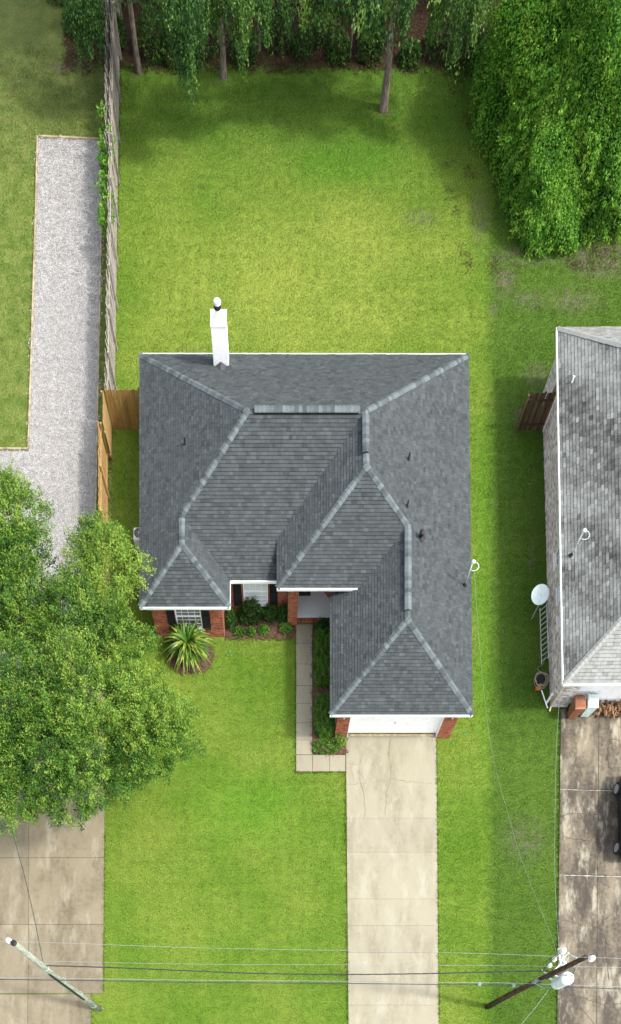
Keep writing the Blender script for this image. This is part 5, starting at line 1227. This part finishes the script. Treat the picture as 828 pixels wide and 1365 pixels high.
vine_mound('vine_covered_tree', [(23.2, 56.2, 1.0, 3.2, 3.6, 4.6)], 'darker vine-draped tree behind the big one at the frame edge', 42000, 4, 'vine-draped trees', tc=.3)
vine_mound('vine_covered_tree', [(22.0, 54.3, .8, 2.1, 2.0, 2.9)], 'yellow-green leafy lobe at the frame edge above the bare soil', 30000, 5, 'vine-draped trees', tc=.62)

# tall trees along the back: trunks in view, crowns above the frame, some boughs hanging into it
def back_tree(px, py, r, h, ells, label, seed, mat='wood_leaf', ncl=290, weep=(), lean=(0, 0), name='tall_tree', per=44):
    b = P(px, py, 0); t = thing(name, b, label, 'tree', 'tall trees along the back of the garden'); g = np.random.default_rng(seed); gr = random.Random(seed)
    m = MB(); pts = [b - Vector((0, 0, .2)), b + Vector((0, 0, .1))]; rs = [r * 1.7, r * 1.25]
    for k in range(1, 11): f = k / 10; pts.append(b + Vector((lean[0] * f + gr.uniform(-1, 1) * r * .3, lean[1] * f, h * f))); rs.append(r * (1 - .5 * f))
    m.tube(pts, rs, 12)
    for e in ells: limb(m, pts[gr.randrange(6, 11)], (e[0], e[1], e[2]), r * .4, .03, seed=seed + int(e[2] * 10))
    parts = []
    ells = list(ells) + [(*P(px + dx, gr.uniform(-45, -5), gr.uniform(3.6, 4.6)), gr.uniform(1.0, 1.6), gr.uniform(.8, 1.2), gr.uniform(.7, 1.1)) for dx in (gr.uniform(-45, -15), gr.uniform(10, 45))]
    c = cluster_leaves(ells, ncl, per, .22, .15, .085, droop=.5, seed=seed, hang=.2); parts.append(c[:6])
    # hanging sprays: strands of leaves falling from a bough
    for (wx, wy, wz, rad, ns, ln) in weep:
        bt = g.normal(.5, .16)
        top = P(wx, wy, wz); S = []; Dd = []; T = []
        limb(m, pts[6], top + Vector((0, .3, .5)), r * .3, .02, seed=seed + int(wx))
        for s in range(ns):
            a = g.uniform(0, 6.28); q = rad * math.sqrt(g.random()); p = np.array([top.x + q * math.cos(a), top.y + q * math.sin(a) * .8, top.z + g.uniform(-.2, .9)]); l = ln * (1.15 - 1.0 * q / rad) * g.uniform(.55, 1.1) + .15; n = int(40 * l); tt = g.random(n)
            dirn = np.array([g.normal(0, .12) - .5 * q / rad * math.cos(a), g.normal(-.1, .12), -1]); pp = p + dirn * (tt * l)[:, None] + g.normal(size=(n, 3)) * np.array([.07, .07, .03]); S.append(pp)
            Dd.append(unit(np.array([0, 0, -.8]) + g.normal(size=(n, 3)) * .55)); T.append(np.clip(g.normal(bt, .14) + g.normal(0, .14, n), 0, 1))
        S = np.concatenate(S); n = len(S); sz = g.uniform(.6, 1.2, n)
        parts.append((S, np.concatenate(Dd), unit(np.array([0, -.5, .6]) + g.normal(size=(n, 3)) * .5), .12 * sz, .06 * sz, np.concatenate(T)))
    obj('trunk', m, MT['bark'], t, smooth=True)
    cat_ = [np.concatenate([p[i] for p in parts]) for i in range(6)]
    ok = cat_[0][:, 2] > .3
    leaves_obj('crown', *[c[ok] for c in cat_], MT[mat], t)
back_tree(185, 95, .15, 9, [(-7.6, 63.0, 8.5, 4.0, 3.4, 2.6), (-9.5, 62, 6.6, 2.4, 2, 1.6)], 'tall slim trunk just inside the long grey fence', 51, weep=((112, 5, 3.6, .9, 70, 1.6), (205, -12, 4.0, .9, 55, 1.3)))
back_tree(298, 103, .16, 10, [(-3.2, 62.6, 8.8, 4.2, 3.6, 2.8), (-4.4, 58.8, 6.4, 2.3, 1.9, 1.5)], 'pale trunk rising from the lawn behind the bright hanging bough', 52,
          weep=((245, 30, 4.4, 1.0, 150, 2.4), (228, 0, 4.4, .8, 80, 2.0), (262, 12, 4.2, .8, 90, 1.9), (320, 10, 4.2, .9, 90, 1.9), (290, -10, 4.2, .8, 60, 1.4)))
back_tree(345, 68, .10, 9, [(-.8, 63, 8.0, 2.6, 2.4, 2.2)], 'thin dark trunk standing among the undergrowth', 53, weep=((352, 0, 4.2, .6, 60, 1.5), (385, -6, 4.2, .5, 30, 1.0)))
back_tree(511, 146, .20, 12, [(6.2, 62.0, 10.0, 4.2, 3.6, 2.6)], 'tallest grey trunk, standing alone out on the lawn', 54, weep=((540, 8, 4.4, .6, 50, 1.2), (490, 0, 4.2, .5, 40, 1.0)), lean=(-.1, .1))
back_tree(466, 78, .07, 7, [(4.4, 63.5, 6.6, 2.2, 2.0, 1.8)], 'thin pale trunk leaning among brown leaf litter', 55, weep=((440, 0, 4.0, .6, 40, 1.0), (405, -8, 4.2, .6, 30, 1.0)), lean=(.5, .6))
back_tree(478, 72, .05, 6, [(5.6, 63.9, 6.0, 1.6, 1.4, 1.3)], 'thinnest sapling trunk beside the pale leaning one', 56, lean=(-.5, .5))
back_tree(600, 70, .15, 9, [(10.6, 62.2, 8.2, 3.0, 2.6, 2.4)], 'tree at the shaded corner next to the vine-draped mass', 57, weep=((585, 0, 4.0, .6, 60, 1.3), (615, 14, 4.2, .7, 70, 1.7), (640, -2, 4.6, .8, 60, 1.6)))
back_tree(140, 20, .14, 9, [(-10.6, 63.5, 7.6, 2.8, 2.6, 2.3)], 'dark tree rooted behind the double fence', 58, weep=((100, 15, 3.2, .7, 80, 1.8), (128, 10, 3.4, .6, 60, 1.6)))
for i, (x, y) in enumerate(((-12.5, 69), (-5, 68), (1.5, 68.5), (8, 68), (13.5, 67), (20, 68), (27, 62))):
    t = leafy_tree('woodland_tree', (x, y, 0), 6.5, .2, [(x, y, 8.0, 3.2, 3.0, 3.4), (x + rnd.uniform(-1.5, 1.5), y - 1.2, 5.5, 2.6, 2.0, 2.2)], 'wood_leaf', 'dense tree in the dark wood beyond the garden', group='trees of the wood', ncl=240, per=34, spread=.32, L=.26, W=.17, seed=80 + i, limbs=5, droop=.4)

# undergrowth at the wood's edge
for i, (px, py, r, h, lb) in enumerate(((205, 72, .9, 1.3, 'dark bush at the foot of the slim trunk by the grey fence'), (240, 78, 1.0, 1.2, 'dark bush below the bright hanging bough'), (275, 66, .9, 1.4, 'dark bush behind the pale trunk'),
        (325, 78, .8, .9, 'low bush in front of the thin dark trunk'), (372, 62, .8, 1.1, 'small bush in leaf litter past the thin dark trunk'), (404, 74, .55, 1.0, 'upright bush alone on the leaf litter'), (430, 58, .6, 1.1, 'bush behind the upright one on the leaf litter'),
        (452, 80, .6, .8, 'low bush at the foot of the pale leaning trunk'), (492, 78, .7, 1.1, 'bush between the sapling and the tallest grey trunk'), (498, 58, .7, 1.2, 'dark bush behind the tallest grey trunk'), (545, 84, .6, .6, 'low bush beyond the tallest grey trunk'),
        (585, 72, .9, 1.4, 'dark bush by the shaded lawn corner'), (618, 92, .9, 1.3, 'dark bush touching the vine-draped mass'), (108, 40, .9, 1.5, 'dark bush spilling over the olive lawn corner'), (80, -6, .9, 1.2, 'bush at the top edge of the olive lawn'), (160, 60, .4, .9, 'dark bush pressed between fence and slim trunk'))):
    p = P(px, py, 0); sample_ellipse_bush('undergrowth_bush', (p.x, p.y, 0), (r, r * .8, h), 'wood_leaf', lb, 'bush', 'undergrowth bushes at the wood edge', n=int(1500 * r), L=.14, W=.08, seed=100 + i)

# ------------------------------------------------------------------ scattered stuff: turf, gravel, mulch chips, fallen leaves
g = random.Random(77)
tile = MB()
for k in range(24):
    a = g.uniform(0, 6.28); r = .15 * math.sqrt(g.random()); x, y = r * math.cos(a), r * math.sin(a); h = g.uniform(.03, .075); w_ = g.uniform(.006, .011); a2 = g.uniform(0, 6.28); l = g.uniform(.01, .05)
    dx, dy = math.cos(a2), math.sin(a2); tile.add([(x - dy * w_, y + dx * w_, 0), (x + dy * w_, y - dx * w_, 0), (x + dx * l, y + dy * l, h)], [(0, 1, 2)], g.random())
gx, gy = np.meshgrid(np.arange(-21, 25, .175), np.arange(1, 62.6, .175)); N_ = gx.size; X = gx.ravel() + rng.uniform(-.085, .085, N_); Y = gy.ravel() + rng.uniform(-.085, .085, N_); bad = np.zeros(N_, bool)
for p in EXCL: bad |= in_poly(X, Y, p)
# grass thins out on worn ground
thin = rng.random(N_) < np.clip((Y - 59) / 5, 0, .8)
X, Y = X[~bad & ~thin], Y[~bad & ~thin]; n = len(X)
sc = rng.uniform(.7, 1.25, n); sc[X > 12.5] *= 1.05
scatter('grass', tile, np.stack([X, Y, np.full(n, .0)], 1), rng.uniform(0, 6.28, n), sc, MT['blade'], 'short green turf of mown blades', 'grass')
# taller blades along kerbs and walls
tile2 = MB()
for k in range(16):
    a = g.uniform(0, 6.28); r = .05 * math.sqrt(g.random()); x, y = r * math.cos(a), r * math.sin(a); h = g.uniform(.06, .13); w_ = g.uniform(.005, .009); a2 = g.uniform(0, 6.28); l = g.uniform(.02, .08)
    dx, dy = math.cos(a2), math.sin(a2); tile2.add([(x - dy * w_, y + dx * w_, 0), (x + dy * w_, y - dx * w_, 0), (x + dx * l, y + dy * l, h)], [(0, 1, 2)], g.random())
pts = []
def edge(a, b, dens=9, off=.03):
    a, b = P(*a, 0), P(*b, 0); n = int((b - a).length * dens * 2.2)
    for i in range(n): p = a.lerp(b, rnd.random()); pts.append((p.x + rnd.gauss(0, off), p.y + rnd.gauss(0, off), 0))
for a, b in (((460.6, 1031), (463.8, 1365)), ((581.6, 984), (585, 1365)), ((394, 834), (394, 1030)), ((140, 1110), (138, 1324)), ((746.5, 955), (742, 1365)), ((394, 1030), (461, 1030)), ((50, 190), (37, 598)), ((151, 520), (161, 100)), ((723, 560), (734, 930)), ((302, 852), (392, 852)), ((122, 1326), (122, 1400)), ((150, 575), (139, 720))): edge(a, b)
pts = np.array(pts); n = len(pts)
scatter('edge_grass', tile2, pts, rng.uniform(0, 6.28, n), rng.uniform(.6, 1.2, n), MT['blade'], 'untrimmed grass tufts along paving and fences', 'grass')
# gravel stones
def rock(m, c, r, g):
    V = []
    for z, rr in ((-.4, .7), (.2, 1.0)):
        for j in range(5): a = j * math.tau / 5 + g.uniform(-.3, .3); q = r * rr * g.uniform(.75, 1.15); V.append((c[0] + q * math.cos(a), c[1] + q * math.sin(a), c[2] + r * z))
    V.append((c[0] + g.uniform(-.2, .2) * r, c[1], c[2] + r * .75)); m.add(V, [(i, (i + 1) % 5, 5 + (i + 1) % 5, 5 + i) for i in range(5)] + [(5 + i, 5 + (i + 1) % 5, 10) for i in range(5)], g.random())
tile3 = MB()
for k in range(34): rock(tile3, (g.uniform(-.2, .2), g.uniform(-.2, .2), .02), g.uniform(.014, .032), g)
gx, gy = np.meshgrid(np.arange(-20, -8.6, .23), np.arange(26, 58, .23)); X = gx.ravel() + rng.uniform(-.1, .1, gx.size); Y = gy.ravel() + rng.uniform(-.1, .1, gx.size); ok = in_poly(X, Y, gpoly); X, Y = X[ok], Y[ok]; n = len(X)
scatter('gravel', tile3, np.stack([X, Y, np.full(n, .018)], 1), rng.uniform(0, 6.28, n), rng.uniform(.8, 1.2, n), MT['stone'], 'white and grey gravel stones on the side drive', 'gravel')
# mulch chips
tile4 = MB()
for k in range(26):
    a = g.uniform(0, 3.14); c = (g.uniform(-.15, .15), g.uniform(-.15, .15), g.uniform(.005, .03)); d = Vector((math.cos(a), math.sin(a), g.uniform(-.3, .3))).normalized(); s_ = Vector((-math.sin(a), math.cos(a), 0))
    tile4.cbox(c, d, s_, d.cross(s_), g.uniform(.015, .045), g.uniform(.006, .014), .004, g.random())
X = rng.uniform(-7, 5, 9000); Y = rng.uniform(21, 31, 9000); ok = in_poly(X, Y, bed1) | in_poly(X, Y, bed2) | in_poly(X, Y, bed3); X, Y = X[ok], Y[ok]; n = len(X)
scatter('mulch_chips', tile4, np.stack([X, Y, np.full(n, .032)], 1), rng.uniform(0, 6.28, n), rng.uniform(.8, 1.2, n), MT['chip'], 'reddish brown bark chips in the planting beds', 'mulch')
# leaf litter
tile5 = MB()
for k in range(22):
    a = g.uniform(0, 6.28); c = Vector((g.uniform(-.3, .3), g.uniform(-.3, .3), g.uniform(.01, .05))); d = Vector((math.cos(a), math.sin(a), g.uniform(-.4, .4))); s_ = Vector((-math.sin(a), math.cos(a), g.uniform(-.4, .4))); l, w_ = g.uniform(.05, .10), g.uniform(.02, .04)
    tile5.add([c, c + d * l * .5 + s_ * w_, c + d * l, c + d * l * .5 - s_ * w_], [(0, 1, 2, 3)], g.random())
N_ = 4200; X = rng.uniform(-12, 14, N_); Y = 61.0 + rng.gamma(2.2, 1.2, N_); ok = (Y < 70); X, Y = X[ok], Y[ok]
X2 = np.concatenate([X, rng.normal(14.0, 2.4, 12), rng.normal(19.5, 1.6, 25), rng.uniform(10, 12, 12)]); Y2 = np.concatenate([Y, rng.normal(49.9, .6, 12), rng.normal(50.7, .7, 25), rng.uniform(52, 61, 12)]); n = len(X2)
scatter('leaf_litter', tile5, np.stack([X2, Y2, np.full(n, .01)], 1), rng.uniform(0, 6.28, n), rng.uniform(.8, 1.2, n), MT['litter'], 'brown fallen leaves covering the floor of the wood', 'leaf litter')

# odd dead leaves and twigs blown over turf, gravel and paving
tile6 = MB(); tile6.add([(0, 0, .07), (.035, .02, .085), (.08, 0, .075), (.035, -.022, .07)], [(0, 1, 2, 3)], .9)
X3 = np.concatenate([rng.normal(-9, 3.5, 260), rng.uniform(-8.5, 12, 120), rng.normal(3, 6, 160), rng.uniform(12, 20, 90), rng.normal(-12.5, 1.5, 90)]); Y3 = np.concatenate([rng.normal(20, 5, 260), rng.uniform(6, 60, 120), rng.normal(59, 1.6, 160), rng.uniform(6, 50, 90), rng.normal(54, 2.5, 90)])
bad = in_poly(X3, Y3, EXCL[[i for i, e in enumerate(EXCL) if len(e) == 8][0]]) if any(len(e) == 8 for e in EXCL) else np.zeros(len(X3), bool)
X3, Y3 = X3[~bad], Y3[~bad]; n = len(X3)
scatter('fallen_leaves', tile6, np.stack([X3, Y3, np.full(n, .0)], 1), rng.uniform(0, 6.28, n), rng.uniform(.6, 1.3, n), MT['chip'], 'odd dead brown leaves lying on turf and paving', 'fallen leaves')
